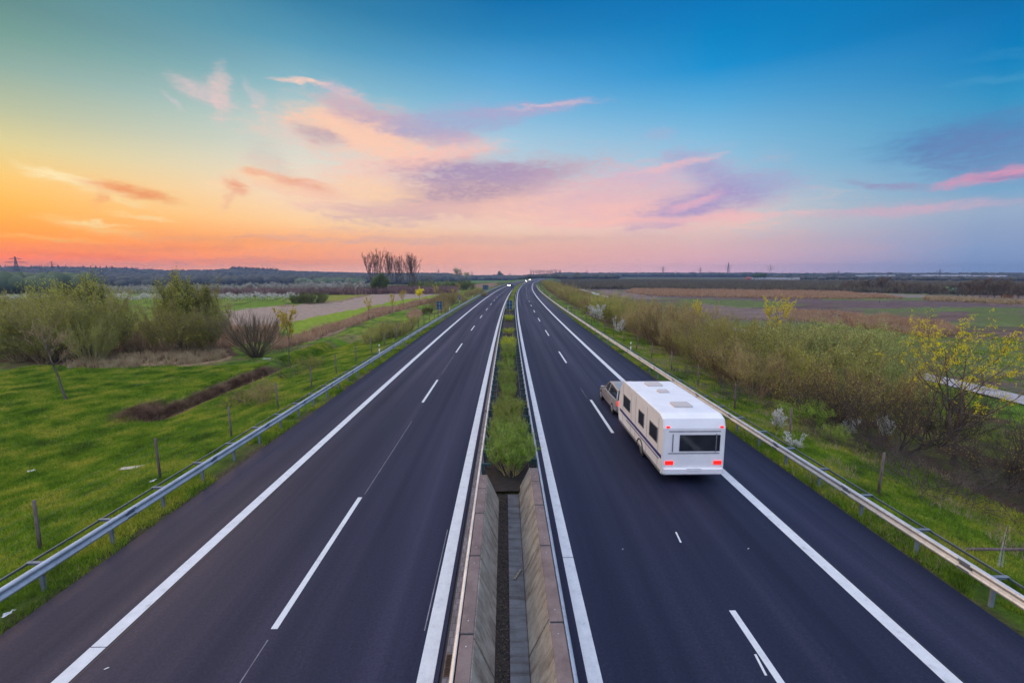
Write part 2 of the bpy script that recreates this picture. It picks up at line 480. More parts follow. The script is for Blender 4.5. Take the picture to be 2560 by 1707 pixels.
# ------------------------------------------------------------------ the land
ys = [-60, -35, -18, -8, -2, 1, 2.5]
s = 4.0
while s < 2560:
    ys.append(s); s += min(max(0.12, s * s / 3600 * 0.85), s * 0.03)
ys = np.array(ys)
tv = np.concatenate([[-2.2, -2.0, -1.8, -1.55], np.linspace(-1.4, 1.4, 620), [1.55, 1.8, 2.0, 2.2]])
TT, YY = np.meshgrid(tv, ys)
XX = TT * (np.maximum(YY, 0) + 14.0) + cshift(YY) + np.sign(TT) * np.maximum(np.abs(TT) - 1.4, 0) * 600
ZZ = gz(XX, YY)

def polyw(pts, g=-1.5): return [U(px, py, g) for px, py in pts]
# noise-shaken positions so that no field edge is a clean line
DD = np.hypot(XX, YY)
amp = 0.35 + DD * 0.012
XN = XX + (fbm(XX * .4, YY * .4, 31, 3) - .5) * amp * 2
YN = YY + (fbm(XX * .4 + 9, YY * .4, 37, 3) - .5) * amp * 2

GRN = np.array((.105, .195, .012)); GRN2 = np.array((.17, .25, .018)); GRND = np.array((.05, .095, .010))
STRAW = np.array((.33, .22, .13)); BROWN = np.array((.13, .075, .045)); PURP = np.array((.15, .105, .105)); PLOW = np.array((.31, .235, .19))
PINKR = np.array((.29, .18, .125)); OLIVE = np.array((.13, .14, .04)); SOIL = np.array((.06, .042, .03)); YGR = np.array((.20, .21, .03))
UU = XX - cshift(YY)
n1 = fbm(XX * .16, YY * .16, 41, 4); n2 = fbm(XX * .9, YY * .9, 43, 3); n3 = fbm(XX * .035, YY * .05, 47, 4)
def mixc(c, col_, m): return c + (col_ - c) * m[..., None]
CC = np.zeros(XX.shape + (3,)); CC[:] = GRN
CC = mixc(CC, GRN2, sstep(.42, .58, n1)); CC = mixc(CC, GRND * .8, .8 * sstep(.56, .68, fbm(XX * .45, YY * .45, 95, 4))); CC = mixc(CC, GRND, .85 * sstep(.46, .66, n2))
CC = mixc(CC, STRAW * .62, .55 * sstep(.58, .74, fbm(XX * .3, YY * .3, 51, 4)) * (DD > 18))
CC = mixc(CC, GRN * .8, .8 * sstep(.42, .6, n3) * (UU < -12) * (DD < 60))
# ---- right-hand moor beyond the shrubs
rm = UU > 40.5
bandn = fbm(XX * .012 + (YY * .002), YY * .075, 61, 4); bandm = fbm(XX * .03, YY * .15, 63, 4)
moor = np.zeros_like(CC); moor[:] = PURP * .85
moor = mixc(moor, BROWN, sstep(.5, .62, bandm)); moor = mixc(moor, GRN * 1.1, sstep(.56, .62, bandn) * .85)
moor = mixc(moor, PINKR * .75, sstep(.50, .40, bandn) * .75); moor = mixc(moor, SOIL * 1.3, sstep(.6, .7, fbm(XX * .08, YY * .3, 67, 4)) * .8)
CC = np.where(rm[..., None], moor, CC)
far = (DD > 330)
ff = mixc(np.zeros_like(CC) + OLIVE * .55, GRND * .9, sstep(.45, .6, fbm(XX * .004, YY * .012, 71, 3)))
CC = np.where((far & (UU > 20))[..., None], ff, CC)
CC = np.where((far & (UU <= 20))[..., None], mixc(ff, GRN * .8, sstep(.4, .5, fbm(XX * .005, YY * .01, 73, 3))), CC)

def paint(pts, col_, k=1.0, vary=.25, noisy=True, g=-1.5):
    global CC
    m = inpoly(polyw(pts, g), XN if noisy else XX, YN if noisy else YY).astype(float) * k
    if vary: m = m * (1 - vary * sstep(.5, .65, fbm(XX * .5, YY * .5, 77, 3)))
    CC = mixc(CC, np.array(col_), m)
# left of the road
paint([(0,860),(60,850),(560,850),(590,885),(560,893),(300,905),(160,912),(0,905)], BROWN * .8)
paint([(165,905),(390,882),(560,878),(572,897),(480,915),(390,925),(170,930)], STRAW * .95)
paint([(0,852),(150,857),(150,885),(0,890)], BROWN)
paint([(0,905),(160,905),(160,925),(0,925)], STRAW * .5, .7)
paint([(385,965),(520,935),(560,950),(450,985),(385,985)], BROWN, .8, .6)
paint([(190,1045),(290,1028),(340,1000),(420,985),(360,1060),(300,1078),(190,1090)], BROWN * .8, .95, .5)
paint([(60,1080),(150,1075),(150,1095),(60,1095)], BROWN, .7, .6)
paint([(560,771),(700,764),(860,751),(930,734),(1080,727),(1151,726),(1140,733),(1109,735),(1025,747),(898,771),(800,790),(700,812),(600,822),(560,800)], PLOW, 1, .08)
paint([(560,800),(600,822),(695,812),(700,850),(567,862),(500,870),(480,800)], PINKR * .95)
paint([(695,812),(800,789),(898,771),(1025,747),(1109,735),(1135,736),(1060,752),(985,764),(885,790),(800,822),(700,842)], GRN2 * 1.1, 1, .2)
paint([(676,872),(695,850),(800,826),(884,797),(935,776),(996,767),(1047,757),(1097,746),(1115,750),(1052,764),(1010,775),(935,796),(898,812),(828,832),(780,850),(695,875)], PINKR, 1, .12)
paint([(570,768),(640,752),(700,752),(700,764),(560,778)], GRN, .9)
paint([(800,752),(830,735),(930,729),(935,736),(860,751)], YGR, 1, .15)
paint([(690,765),(860,750),(925,733),(1000,728),(1150,722),(1151,726),(1080,729),(930,737),(860,754),(700,768)], STRAW * .6, .9)
paint([(0,727),(320,724),(320,732),(0,735)], GRN2, .9)
paint([(0,735),(700,738),(700,745),(0,760)], GRN, .9)
paint([(1100,716),(1160,712),(1240,706),(1240,716),(1160,722)], PINKR * .8, .9)
paint([(640,840),(720,830),(760,860),(660,885)], GRND, .8)
# right of the road
paint([(1380,712),(1470,712),(2560,745),(2560,754),(1960,733),(1460,722)], np.array((.27,.25,.2)), 1, .1)
paint([(1590,722),(1960,722),(2200,739),(2260,747),(1960,747),(1650,741),(1560,731)], PINKR * .9, 1, .2)
paint([(1505,725),(1560,730),(1640,744),(1600,748),(1500,735)], PLOW * .75, 1, .2)
paint([(1590,736),(1700,738),(1960,745),(2300,752),(2560,757),(2560,770),(2300,768),(1960,760),(1700,749)], PURP * .8, 1, .4)
paint([(1690,746),(1960,754),(1960,768),(1830,766),(1700,757)], GRN * .9, 1, .3)
paint([(1750,757),(1830,768),(1960,775),(1960,800),(1800,790),(1740,775)], PLOW * .72, 1, .3)
paint([(2050,742),(2330,745),(2330,752),(2050,750)], GRN, .9, .4)
paint([(2310,745),(2560,755),(2560,762),(2310,752)], STRAW * .8, .9, .3)
paint([(2160,770),(2350,775),(2350,792),(2160,790)], GRN, .7, .5)
paint([(2420,768),(2560,770),(2560,812),(2430,800)], GRN * .9, 1, .3)
paint([(2100,795),(2350,815),(2400,838),(2330,846),(2150,822)], PINKR * .9, 1, .2)
paint([(2180,822),(2330,846),(2560,850),(2560,905),(2300,890),(2170,850)], GRN, 1, .25)
paint([(1400,706),(1440,704),(1450,711),(1400,712)], GRN2, 1, .1)
# strips along the verges
CC = mixc(CC, SOIL * 1.6, sstep(11.75, 11.15, np.abs(UU) + .35 * (n2 - .5)) * .75)
CC = mixc(CC, GRND * 1.05, (1 - sstep(11.5, 13.0, np.abs(UU))) * sstep(11.2, 11.5, np.abs(UU)) * .5)
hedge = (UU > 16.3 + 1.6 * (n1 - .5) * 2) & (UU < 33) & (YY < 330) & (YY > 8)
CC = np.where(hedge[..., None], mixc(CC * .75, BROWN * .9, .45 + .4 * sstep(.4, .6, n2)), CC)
dt = np.exp(-((UU + 23.4) / (.3 + .45 * n2)) ** 2) * sstep(27.5, 30, YY) * (1 - sstep(42, 50, YY))
CC = mixc(CC, BROWN * .75, np.clip(dt * 1.5, 0, 1) * .9)
CC = mixc(CC, STRAW * .8, np.clip(np.exp(-((UU + 21.9) / .35) ** 2) * sstep(27, 30, YY) * (1 - sstep(42, 48, YY)), 0, 1) * .8)
CC = np.where((rm & (DD < 330))[..., None], CC * (.62 + .7 * fbm(XX * .25, YY * .8, 83, 4))[..., None], CC)
CC = mixc(CC, PURP * .85, .38 * (rm & (DD > 55)))
CC = np.clip(CC, .004, .8)

nyr, nxc = XX.shape
idx = np.arange(nyr * nxc).reshape(nyr, nxc)
Fq = np.stack([idx[:-1, :-1], idx[:-1, 1:], idx[1:, 1:], idx[1:, :-1]], -1).reshape(-1, 4)
def ground_mat():
    b = NB('turf and soil')
    t = b.n('ShaderNodeAttribute', attribute_name='tint').outputs['Color']
    c1 = b.noise(1.1, 6, .65, b.coord('pos')); c2 = b.noise(9.0, 5, .7, b.coord('pos'))
    f1 = b.ramp(c1.outputs[0], [(.28, (.62, .66, .60)), (.5, (1, 1, 1)), (.74, (1.35, 1.24, 1.2))])
    f2 = b.ramp(c2.outputs[0], [(.25, (.55, .55, .55)), (.5, (1, 1, 1)), (.75, (1.35, 1.4, 1.3))])
    c = b.mix(1.0, b.mix(1.0, t, f1, 'MULTIPLY'), f2, 'MULTIPLY')
    b.bump(b.noise(5.0, 7, .7, b.coord('pos')).outputs[0], .9, .25)
    return b.set(c, .95, spec=.15)
gm = nmesh('ground', np.stack([XX, YY, ZZ], -1).reshape(-1, 3), Fq, ground_mat(), True, CC.reshape(-1, 3))
tag(link('ground', gm), kind='structure')

# ------------------------------------------------------------------ carriageways
def svals(s0, s1):
    o, s_ = [s0], s0
    while s_ < s1:
        s_ = min(s1, s_ + min(4.0 + max(s_, 0) * .02, 12)); o.append(s_)
    return o
def sheet(name, prof, s0, s1, mat, parent=None, kind=None, smooth=True):
    """sweep a profile [(u, z), ...] along the road"""
    S = np.array(svals(s0, s1)); n = len(prof)
    P = np.array(prof)
    X_ = P[None, :, 0] + cshift(S)[:, None]; Y_ = np.repeat(S[:, None], n, 1); Z_ = np.repeat(P[None, :, 1], len(S), 0)
    i_ = np.arange(len(S) * n).reshape(len(S), n)
    Q = np.stack([i_[:-1, :-1], i_[:-1, 1:], i_[1:, 1:], i_[1:, :-1]], -1).reshape(-1, 4)
    uv = np.stack([np.repeat(P[None, :, 0], len(S), 0), Y_], -1).reshape(-1, 2)
    o = link(name, nmesh(name, np.stack([X_, Y_, Z_], -1).reshape(-1, 3), Q, mat, smooth, uv=uv), parent)
    if kind: o['kind'] = kind
    return o

def asphalt():
    b = NB('worn asphalt')
    ac = b.coord('along', (1.0, .012, 1)); a2 = b.coord('along', (.42, .05, 1)); g = b.coord('pos')
    st = b.noise(.9, 4, .55, ac); big = b.noise(.8, 4, .6, a2); gr = b.noise(16, 6, .85, g); sp = b.noise(170, 2, .6, g)
    c = b.ramp(st.outputs[0], [(.28, (.010, .014, .030)), (.5, (.016, .019, .038)), (.72, (.028, .028, .052))])
    c = b.mix(.8, c, b.ramp(big.outputs[0], [(.3, (.66, .70, .78)), (.7, (1.35, 1.26, 1.26))]), 'MULTIPLY')
    c = b.mix(.8, c, b.ramp(gr.outputs[0], [(.3, (.4, .4, .44)), (.5, (1, 1, 1)), (.74, (1.9, 1.75, 1.8))]), 'MULTIPLY')
    c = b.mix(.8, c, b.ramp(sp.outputs[0], [(.35, (.7, .7, .7)), (.7, (1.5, 1.5, 1.5))]), 'MULTIPLY')
    b.bump(gr.outputs[0], .35, .006)
    b.set(c, .58, spec=.15)
    rr = b.n('ShaderNodeMapRange'); b.L.new(st.outputs[0], rr.inputs[0]); rr.inputs[1].default_value = .3; rr.inputs[2].default_value = .7
    rr.inputs[3].default_value = .66; rr.inputs[4].default_value = .46; b.L.new(rr.outputs[0], b.p.inputs['Roughness'])
    return b.m
M_ASPH = asphalt()
def paintmat():
    b = NB('white road paint')
    n = b.noise(3.0, 7, .7, b.coord('pos')); n2 = b.noise(60, 3, .7, b.coord('pos'))
    c = b.ramp(n.outputs[0], [(.28, (.38, .40, .41)), (.42, (.56, .58, .59)), (.7, (.66, .68, .68))])
    c = b.mix(.5, c, b.ramp(n2.outputs[0], [(.3, (.7, .7, .7)), (.6, (1, 1, 1))]), 'MULTIPLY')
    return b.set(c, .6)
M_PAINT = paintmat()
M_JOINT = simple('dark joint filler', (.02, .02, .023), (.012, .012, .014), 4, .5)
M_GUT = simple('gutter asphalt', (.045, .044, .052), (.025, .025, .03), 1.5, .75, bump=.3, kind='pos')

END = 1500
def road(u0, u1, lines, dash_u, dash0, seams, label):
    us = np.linspace(u0, u1, 9)
    r = sheet('road', [(u, 0.0) for u in us], -30, END, M_ASPH, kind='structure')
    for (lu, w, brk) in lines:
        for (a, b_) in brk:
            sheet('edge_line', [(lu - w / 2, .006), (lu + w / 2, .006)], a, b_, M_PAINT, r)
    k = 0
    while dash0 + 18 * k < 700:
        a = dash0 + 18 * k; k += 1
        sheet('lane_dash', [(dash_u - .075, .006), (dash_u + .075, .006)], a, a + 6, M_PAINT, r)
    for su in seams:
        sheet('seam', [(su - .012, .004), (su + .012, .004)], -20, 300, M_JOINT, r)
    return r
roadL = road(-10.97, -1.31, [(-8.56, .33, [(-20, 8.65), (8.67, END)]), (-1.56, .32, [(-20, 60), (60.02, END)])], -5.12, 9.1 - 18, [-8.34], '')
roadR = road(1.25, 11.16, [(1.715, .29, [(-20, 11.55), (11.57, END)]), (8.59, .34, [(-20, 30), (30.02, END)])], 5.27, 3.5 - 18, [8.80], '')
# stray paint marks left by the marking crew
for (px, py, du, ds_) in [(1700, 1356, .05, .55), (1868, 1372, .04, .04), (1554, 1373, .03, .03), (1912, 1688, .05, .5), (258, 1673, .04, .05)]:
    x, y = U(px, py, 0.0)
    m = MB(); m.add([(x, y, .007), (x + du, y, .007), (x + du * 2.2, y + ds_, .007), (x + du * 1.2, y + ds_, .007)], [(0, 1, 2, 3)])
    m.build('paint_mark', M_PAINT, roadR if px > 1262 else roadL)
# thin scored pre-marking line between the dashes
M_SCORE = simple('faint chalk line', (.22, .22, .25), (.09, .09, .10), 2.0, .8, kind='pos')
for (uu, a, b_) in [(-5.1, 6.5, 8.8), (-5.03, 15.3, 23.5), (-5.1, 35.2, 43), (5.1, 27.9, 30.5), (-5.0, 53.5, 61), (-1.79, 9, 13)]:
    sheet('score_line', [(uu - .012, .005), (uu + .012, .005)], a, b_, M_SCORE, roadL if uu < 0 else roadR)

# ------------------------------------------------------------------ the central reserve
def paver_mat():
    b = NB('grey paving blocks')
    br = b.n('ShaderNodeTexBrick'); b.L.new(b.coord('along', (1, 1, 1)), br.inputs[0])
    br.inputs['Scale'].default_value = 1.0; br.inputs['Brick Width'].default_value = .12; br.inputs['Row Height'].default_value = .2
    br.inputs['Mortar Size'].default_value = .006; br.inputs['Color1'].default_value = (.21, .19, .20, 1); br.inputs['Color2'].default_value = (.16, .145, .15, 1)
    br.inputs['Mortar'].default_value = (.06, .055, .055, 1)
    n = b.noise(2.0, 5, .6, b.coord('pos'))
    return b.set(b.mix(.8, br.outputs[0], b.ramp(n.outputs[0], [(.3, (.6, .58, .58)), (.7, (1.2, 1.2, 1.2))]), 'MULTIPLY'), .85)
M_PAVE = paver_mat()
sheet('gutter', [(-1.31, .0), (-1.30, -.03), (-1.24, -.03), (-1.235, .0)], -20, 900, M_JOINT, kind='structure')
sheet('paved_strip', [(-1.235, .005), (-.86, .02)], -20, 900, M_PAVE, kind='structure')
sheet('gutter', [(1.165, .02), (1.20, .012), (1.249, .004)], -20, 900, M_GUT, kind='structure')
M_SOIL = simple('dark litter soil', (.03, .022, .017), (.008, .007, .006), 3.5, .95, bump=.9, kind='pos', detail=8)
sheet('soil_strip', [(-.62, -.07), (-.2, -.085), (.12, -.08)], -20, 15.4, M_SOIL, kind='structure')
sheet('soil_strip', [(-.86, .0), (-.4, .03), (.2, .05), (.8, .03), (1.165, .0)], 15.4, 900, M_SOIL, kind='structure')

def concrete(name, c1, c2, streak=False):
    b = NB(name)
    n = b.noise(2.2, 8, .7, b.coord('pos')); n2 = b.noise(55, 4, .7, b.coord('pos'))
    c = b.ramp(n.outputs[0], [(.25, c2), (.6, c1)])
    if streak:
        s_ = b.noise(1.0, 6, .7, b.coord('pos', (.8, 5.0, 1.6)), .6)
        c = b.mix(.85, c, b.ramp(s_.outputs[0], [(.34, (.42, .36, .30)), (.55, (1, 1, 1)), (.8, (1.15, 1.15, 1.15))]), 'MULTIPLY')
    c = b.mix(.7, c, b.ramp(n2.outputs[0], [(.3, (.7, .7, .7)), (.5, (1, 1, 1)), (.72, (1.3, 1.3, 1.3))]), 'MULTIPLY')
    b.bump(n2.outputs[0], .4, .008)
    return b.set(c, .85, spec=.3)
M_CAP = concrete('weathered reddish concrete', (.20, .15, .135), (.10, .072, .066))
M_SLAB = concrete('stained grey concrete', (.30, .275, .23), (.17, .15, .125), True)
M_FLOOR = concrete('grey channel concrete', (.11, .115, .125), (.065, .07, .078), True)
M_BOLT = simple('zinc bolt', (.6, .6, .6), (.4, .4, .4), 8, .4, .6)
def barrier(sgn, joints, us, label):
    t = thing('concrete_barrier', label, 'barrier', (0, 0, 0), group='concrete walls at the start of the central reserve')
    uo, ui, ub = us
    for k in range(len(joints) - 1):
        b1, b0 = joints[k] - .022, joints[k + 1] + .022
        ym = (b0 + b1) / 2; sh = R.uniform(-.006, .006)
        m = MB(); m.box(((uo + ui) / 2 + sh, ym, .60), (abs(ui - uo), b1 - b0, .40), bevel=.018)
        o = m.build('cap_block', M_CAP, t)
        for yy in (b0 + .3, b1 - .3):
            m = MB(); m.tube([((uo + ui) / 2 + sh, yy, .80), ((uo + ui) / 2 + sh, yy, .812)], .016, 6)
            m.build('bolt', M_BOLT, o)
        # leaning slab towards the channel
        m = MB(); g_ = .02
        q = [(ui + sgn * -.02 + 0, .765), (ub, -.10), (ub + sgn * .07, -.10), (ui + sgn * .06, .765)]
        q = [(ui - sgn * .015, .77), (ub, -.10), (ub + sgn * .09, -.10), (ui + sgn * .07, .60), (ui + sgn * .01, .77)]
        o0, o1 = b0 + .1 * sgn, b1 + .1 * sgn
        vs = [(a, o0, z) for a, z in q] + [(a, o1, z) for a, z in q]
        n = len(q)
        m.add(vs, [list(range(n)), [n + i for i in range(n)][::-1]] + [(i, n + i, n + (i + 1) % n, (i + 1) % n) for i in range(n)])
        m.build('sloping_slab', M_SLAB, t)
        if k:   # dark joint, recessed between neighbours
            m = MB(); yj = joints[k]
            m.box(((uo + ui) / 2, yj, .585), (abs(ui - uo) - .02, .05, .40))
            q2 = [(ui - sgn * .0 + 0, .75), (ub + sgn * .012, -.09), (ub + sgn * .06, -.09), (ui + sgn * .04, .60)]
            yj += .1 * sgn; vs = [(a_, yj - .03, z) for a_, z in q2] + [(a_, yj + .03, z) for a_, z in q2]
            m.add(vs, [(0, 1, 2, 3), (7, 6, 5, 4)] + [(i, 4 + i, 4 + (i + 1) % 4, (i + 1) % 4) for i in range(4)])
            m.build('joint', M_JOINT, t)
    m = MB(); m.box(((uo + ui) / 2, (joints[0] + joints[-1]) / 2, .18), (abs(ui - uo) - .04, joints[0] - joints[-1] - .05, .44))
    m.build('wall_base', M_CAP, t)
    return t
barrier(-1, [15.15, 14.10, 12.55, 10.5, 7.99, 5.4, 2.8, .2], (-.885, -.615, -.215), 'long concrete wall left of the soil channel, its sloping slabs cool grey')
barrier(1, [15.7, 14.6, 13.0, 10.9, 8.27, 5.6, 2.9, .3], (1.175, .895, .475), 'long concrete wall right of the soil channel, its sloping slabs warm beige')
m = MB(); m.box((.28, 7.8, -.075), (.38, 15.0, .09)); tag(m.build('drain_channel', M_FLOOR), 'flat grey concrete drainage strip between the two concrete walls', 'channel')
# plank, leaves and litter in the channel
x, y = U(1294, 1437, -.02)
M_WOOD = simple('grey timber', (.20, .165, .125), (.09, .07, .05), 6, .85, kind='Object', sc=(1, 6, 6), bump=.3)
m = MB(); m.box((0, 0, 0), (.055, .42, .035), bevel=.006)
o = m.build('wood_plank', M_WOOD, loc=(x, y, .0)); o.rotation_euler = (0, math.radians(4), math.radians(-24)); tag(o, 'short weathered wooden plank lying on the concrete drainage strip', 'plank')
N = 3200
lx = NR.uniform(-.19, .09, N); ly = NR.uniform(3, 15.2, N); lz = np.full(N, -.075) + NR.uniform(0, .03, N)
def leaf_quads(C, size, NRG=NR, flat=0.0):
    n = len(C); a = NRG.normal(size=(n, 3)); b = NRG.normal(size=(n, 3))
    if flat: a[:, 2] *= 1 - flat; b[:, 2] *= 1 - flat
    a /= np.linalg.norm(a, axis=1)[:, None]; b -= a * (a * b).sum(1)[:, None]; b /= np.linalg.norm(b, axis=1)[:, None]
    s_ = (np.asarray(size) * np.ones(n))[:, None]
    V = np.stack([C - a * s_, C - b * s_ * .45, C + a * s_, C + b * s_ * .45], 1).reshape(-1, 3)
    return V, np.arange(n * 4).reshape(n, 4)
v, q = leaf_quads(np.stack([lx, ly, lz], 1), NR.uniform(.012, .035, N), flat=.7)
M_LITTER = simple('dead leaf litter', (.07, .05, .035), (.010, .008, .007), 14, .9, kind='pos')
tag(link('leaf_litter', nmesh('leaf_litter', v, q, M_LITTER)), 'dead leaves and crumbs of soil filling the narrow channel', 'leaf litter', kind='stuff')
# drain grate and manhole
x, y = U(1112, 1663, .01)
M_IRON = simple('rusty cast iron', (.13, .075, .045), (.05, .032, .025), 10, .7, .3, bump=.4, kind='pos')
t = thing('drain_grate', 'rusty iron drain grate set in the paved strip beside the left concrete wall', 'drain grate', (-1.08, y, .012))
m = MB()
for k in (-1, 1): m.box((k * .125, 0, .006), (.02, .52, .014)); m.box((0, k * .25, .006), (.23, .02, .013))
m.build('frame', M_IRON, t)
m = MB()
for k in range(14): m.box((0, -.225 + k * .0346, .004), (.228, .016, .012))
m.build('bars', M_IRON, t)
m = MB(); m.box((0, 0, -.006), (.24, .50, .006)); m.build('pit', M_JOINT, t)
x, y = U(1217, 1027, .01)
t = thing('manhole_cover', 'small round rusty cover in the paved strip beside the shrub', 'manhole cover', (-1.07, y, .012))
m = MB(); m.tube([(0, 0, 0), (0, 0, .012)], .16, 20); m.build('lid', M_IRON, t)
m = MB(); m.tube([(0, 0, -.004), (0, 0, .006)], .20, 20); m.build('rim', M_JOINT, t)
for s_ in (45, 62, 80, 110):
    x, y = at(-1.05, s_); m = MB(); m.box((0, 0, 0), (.34, .34, .008))
    tag(m.build('drain_cover', M_IRON, loc=(x, y, .024)), 'small rusty drain cover in the grey paved strip beside the left lanes', 'drain cover', 'drain covers in the paved strip')

# ------------------------------------------------------------------ guard rails
def steel(name, c1, c2, rough=.42, metal=.75):
    b = NB(name)
    n = b.noise(1.4, 7, .7, b.coord('pos')); n2 = b.noise(9, 5, .7, b.coord('pos'))
    c = b.ramp(n.outputs[0], [(.3, c2), (.62, c1)])
    c = b.mix(.75, c, b.ramp(n2.outputs[0], [(.27, (.45, .36, .30)), (.42, (1, 1, 1)), (.8, (1.1, 1.1, 1.1))]), 'MULTIPLY')
    return b.set(c, rough, metal)
M_RAIL = steel('galvanised steel', (.56, .59, .62), (.36, .39, .42), .5, .55)
M_RAILD = steel('dull galvanised steel', (.17, .21, .24), (.10, .12, .14), .7, .2)
M_GREENST = simple('green painted steel', (.035, .085, .09), (.02, .045, .05), 4, .5, .2)
SIDE = 'guard rails along the outer verges'; MED = 'guard rails of the central reserve'
def guard_rail(u, sgn, s0, s1, label, post0, step, mat_post, side, limit=100, strap=.36):
    """sgn: +1 when the beam faces +u"""
    t = thing('guard_rail', label, 'guard rail', (0, 0, 0), group=side)
    pr = [(0, .75), (.055, .735), (.075, .70), (.075, .665), (.018, .63), (.0, .598), (.018, .565), (.075, .53), (.075, .495), (.055, .46), (0, .445)]
    back = [(a - .012, z - (.004 if z > .7 else 0) + (.004 if z < .5 else 0)) for a, z in pr][::-1]
    loop = pr + back + [pr[0]]
    sheet('beam', [(u + sgn * a, z) for a, z in loop], s0, s1, M_RAIL, t, smooth=False)
    q = [(u - sgn * strap, .725), (u - sgn * (strap + .02), .725), (u - sgn * (strap + .02), .665), (u - sgn * strap, .665), (u - sgn * strap, .725)]
    sheet('rear_strap', q, s0 if side == SIDE else 15.9, min(s1, 400), M_RAILD if side == SIDE else mat_post, t, smooth=False)
    mp = MB(); mp.box((-.07 * sgn, 0, .05), (.09, .06, 1.30)); mp = mp.mesh('post', mat_post)
    mb = MB(); mb.box((-(.012 + strap / 2) * sgn, 0, .742), (strap + .02, .09, .012)); mb.box((-(.012 + strap / 2) * sgn, 0, .70), (strap + .02, .01, .07))
    for k_ in (.06, .28): mb.tube([(-k_ * sgn, .02, .748), (-k_ * sgn, .02, .760)], .012, 6)
    mb = mb.mesh('bracket', M_RAILD if mat_post is not M_GREENST else M_GREENST)
    bolt = MB(); bolt.tube([(.004 * sgn, 0, .70), (.026 * sgn, 0, .70)], .018, 6); bolt.tube([(.004 * sgn, .09, .50), (.028 * sgn, .09, .50)], .015, 6)
    sp = MB()
    for zz in (.70, .512): sp.box((.077 * sgn, 0, zz), (.006, .30, .05))
    sp.box((.02 * sgn, 0, .598), (.03, .30, .05)); sp = sp.mesh('splice_plate', M_RAILD)
    for i_ in range(24):
        x, y = at(u, post0 + .6 + i_ * 4.0 + (2 if side == MED else 0)); o = link('splice_plate', sp, t); o.location = (x, y, 0)
    s_, k = post0, 0
    rest_p, rest_b = [], []
    while s_ < min(s1, 420):
        x, y = at(u, s_)
        if k < limit:
            o = link('post', mp, t); o.location = (x, y, 0); o.rotation_euler = (0, 0, R.uniform(-.02, .02))
            o = link('bracket', mb, t); o.location = (x, y, 0)
        else: rest_p.append((x, y))
        s_ += step; k += 1
    for nm, me, lst in (('post', mp, rest_p), ('bracket', mb, rest_p)):
        if lst:
            m = MB()
            for (x, y) in lst:
                m.add([(v_.co.x + x, v_.co.y + y, v_.co.z) for v_ in me.vertices], [tuple(p_.vertices) for p_ in me.polygons])
            o = m.build(nm + '_row', me.materials[0], t); o['kind'] = 'stuff'
    return t
SIDE = 'guard rails along the outer verges'; MED = 'guard rails of the central reserve'
guard_rail(-11.40, 1, -8, 1100, 'pale steel guard rail along the left verge, blue on its top edge', .47, 2.0, M_RAILD, SIDE)
guard_rail(11.40, -1, -8, 1100, 'beige lit steel guard rail along the right verge', 1.57, 2.0, M_RAILD, SIDE)
guard_rail(-.93, -1, -6, 1000, 'steel guard rail on the left side of the central shrubs', 16.2, 1.35, M_GREENST, MED, strap=.34)
guard_rail(1.19, 1, -6, 1000, 'steel guard rail on the right side of the central shrubs', 16.6, 1.35, M_GREENST, MED, strap=.34)

# ------------------------------------------------------------------ game fences
M_POST = simple('weathered fence timber', (.20, .155, .14), (.085, .06, .05), 5, .9, bump=.5, sc=(4, 4, .6), rnd=.2)
M_WIRE = simple('fence wire', (.25, .25, .24), (.12, .12, .12), 4, .5, .5)
def fence(sgn, s0, step, label):
    t = thing('wire_fence', label, 'fence', (0, 0, 0), group='game fences beside the motorway')
    m = MB(); m.tube([(0, 0, -.3), (0, 0, .8), (.004, 0, 1.655), (.004, 0, 1.67)], [.052, .048, .043, .036], 9); me = m.mesh('post', M_POST, True)
    s_, k = s0, 0
    tops = []
    rest = []
    while s_ < 600:
        u = sgn * 13.75; x, y = at(u, s_)
        z = gh(x, y)
        if k < 100:
            o = link('post', me, t); o.location = (x, y, z); o.rotation_euler = (R.gauss(0, .025), R.gauss(0, .03), R.uniform(0, 6)); o.scale = (1, 1, R.uniform(.94, 1.05))
        tops.append((x, y, z)); s_ += step + R.uniform(-.25, .25) * (k > 6); k += 1
    w = MB()
    for h in (.15, .35, .6, .9, 1.2, 1.5):
        w.tube([(x, y, z + h) for x, y, z in tops[:60]], .002, 3, cap=False)
    for i in range(0, 14):
        (x0, y0, z0), (x1, y1, z1) = tops[i], tops[i + 1]
        for j in range(1, 16):
            f_ = j / 16; w.tube([(x0 + (x1 - x0) * f_, y0 + (y1 - y0) * f_, z0 + (z1 - z0) * f_ + .12), (x0 + (x1 - x0) * f_, y0 + (y1 - y0) * f_, z0 + (z1 - z0) * f_ + 1.5)], .0012, 3, cap=False)
    w.build('wire_mesh', M_WIRE, t)
    return t
fence(-1, 7.9, 4.72, 'wire fence with wooden posts on the left grass bank')
fence(1, 4.9, 5.35, 'wire fence with wooden posts on the right grass bank, in front of the shrubs')
# raking struts
for (px, py, tx, ty) in [(992, 850, 1000, 814), (1004, 842, 996, 812), (2560, 1418, 2508, 1428)]:
    x, y, g = PB(px, py)
    x2, y2, g2 = PB(tx, py)
    m = MB()
    if px > 2000: m.tube([(0, 0, .55), (-1.5, .5, .25)], [.045, .045], 8); lab = 'loose wooden pole lying behind the right guard rail at the frame edge'
    else: m.tube([(0, 0, -.1), ((tx - px) * .03, 0, 1.75)], [.05, .05], 8); lab = 'pale raking fence strut on the left bank' if px == 992 else 'dark raking fence strut on the left bank'
    tag(m.build('fence_strut', M_POST, loc=(x, y, g)), lab, 'strut')

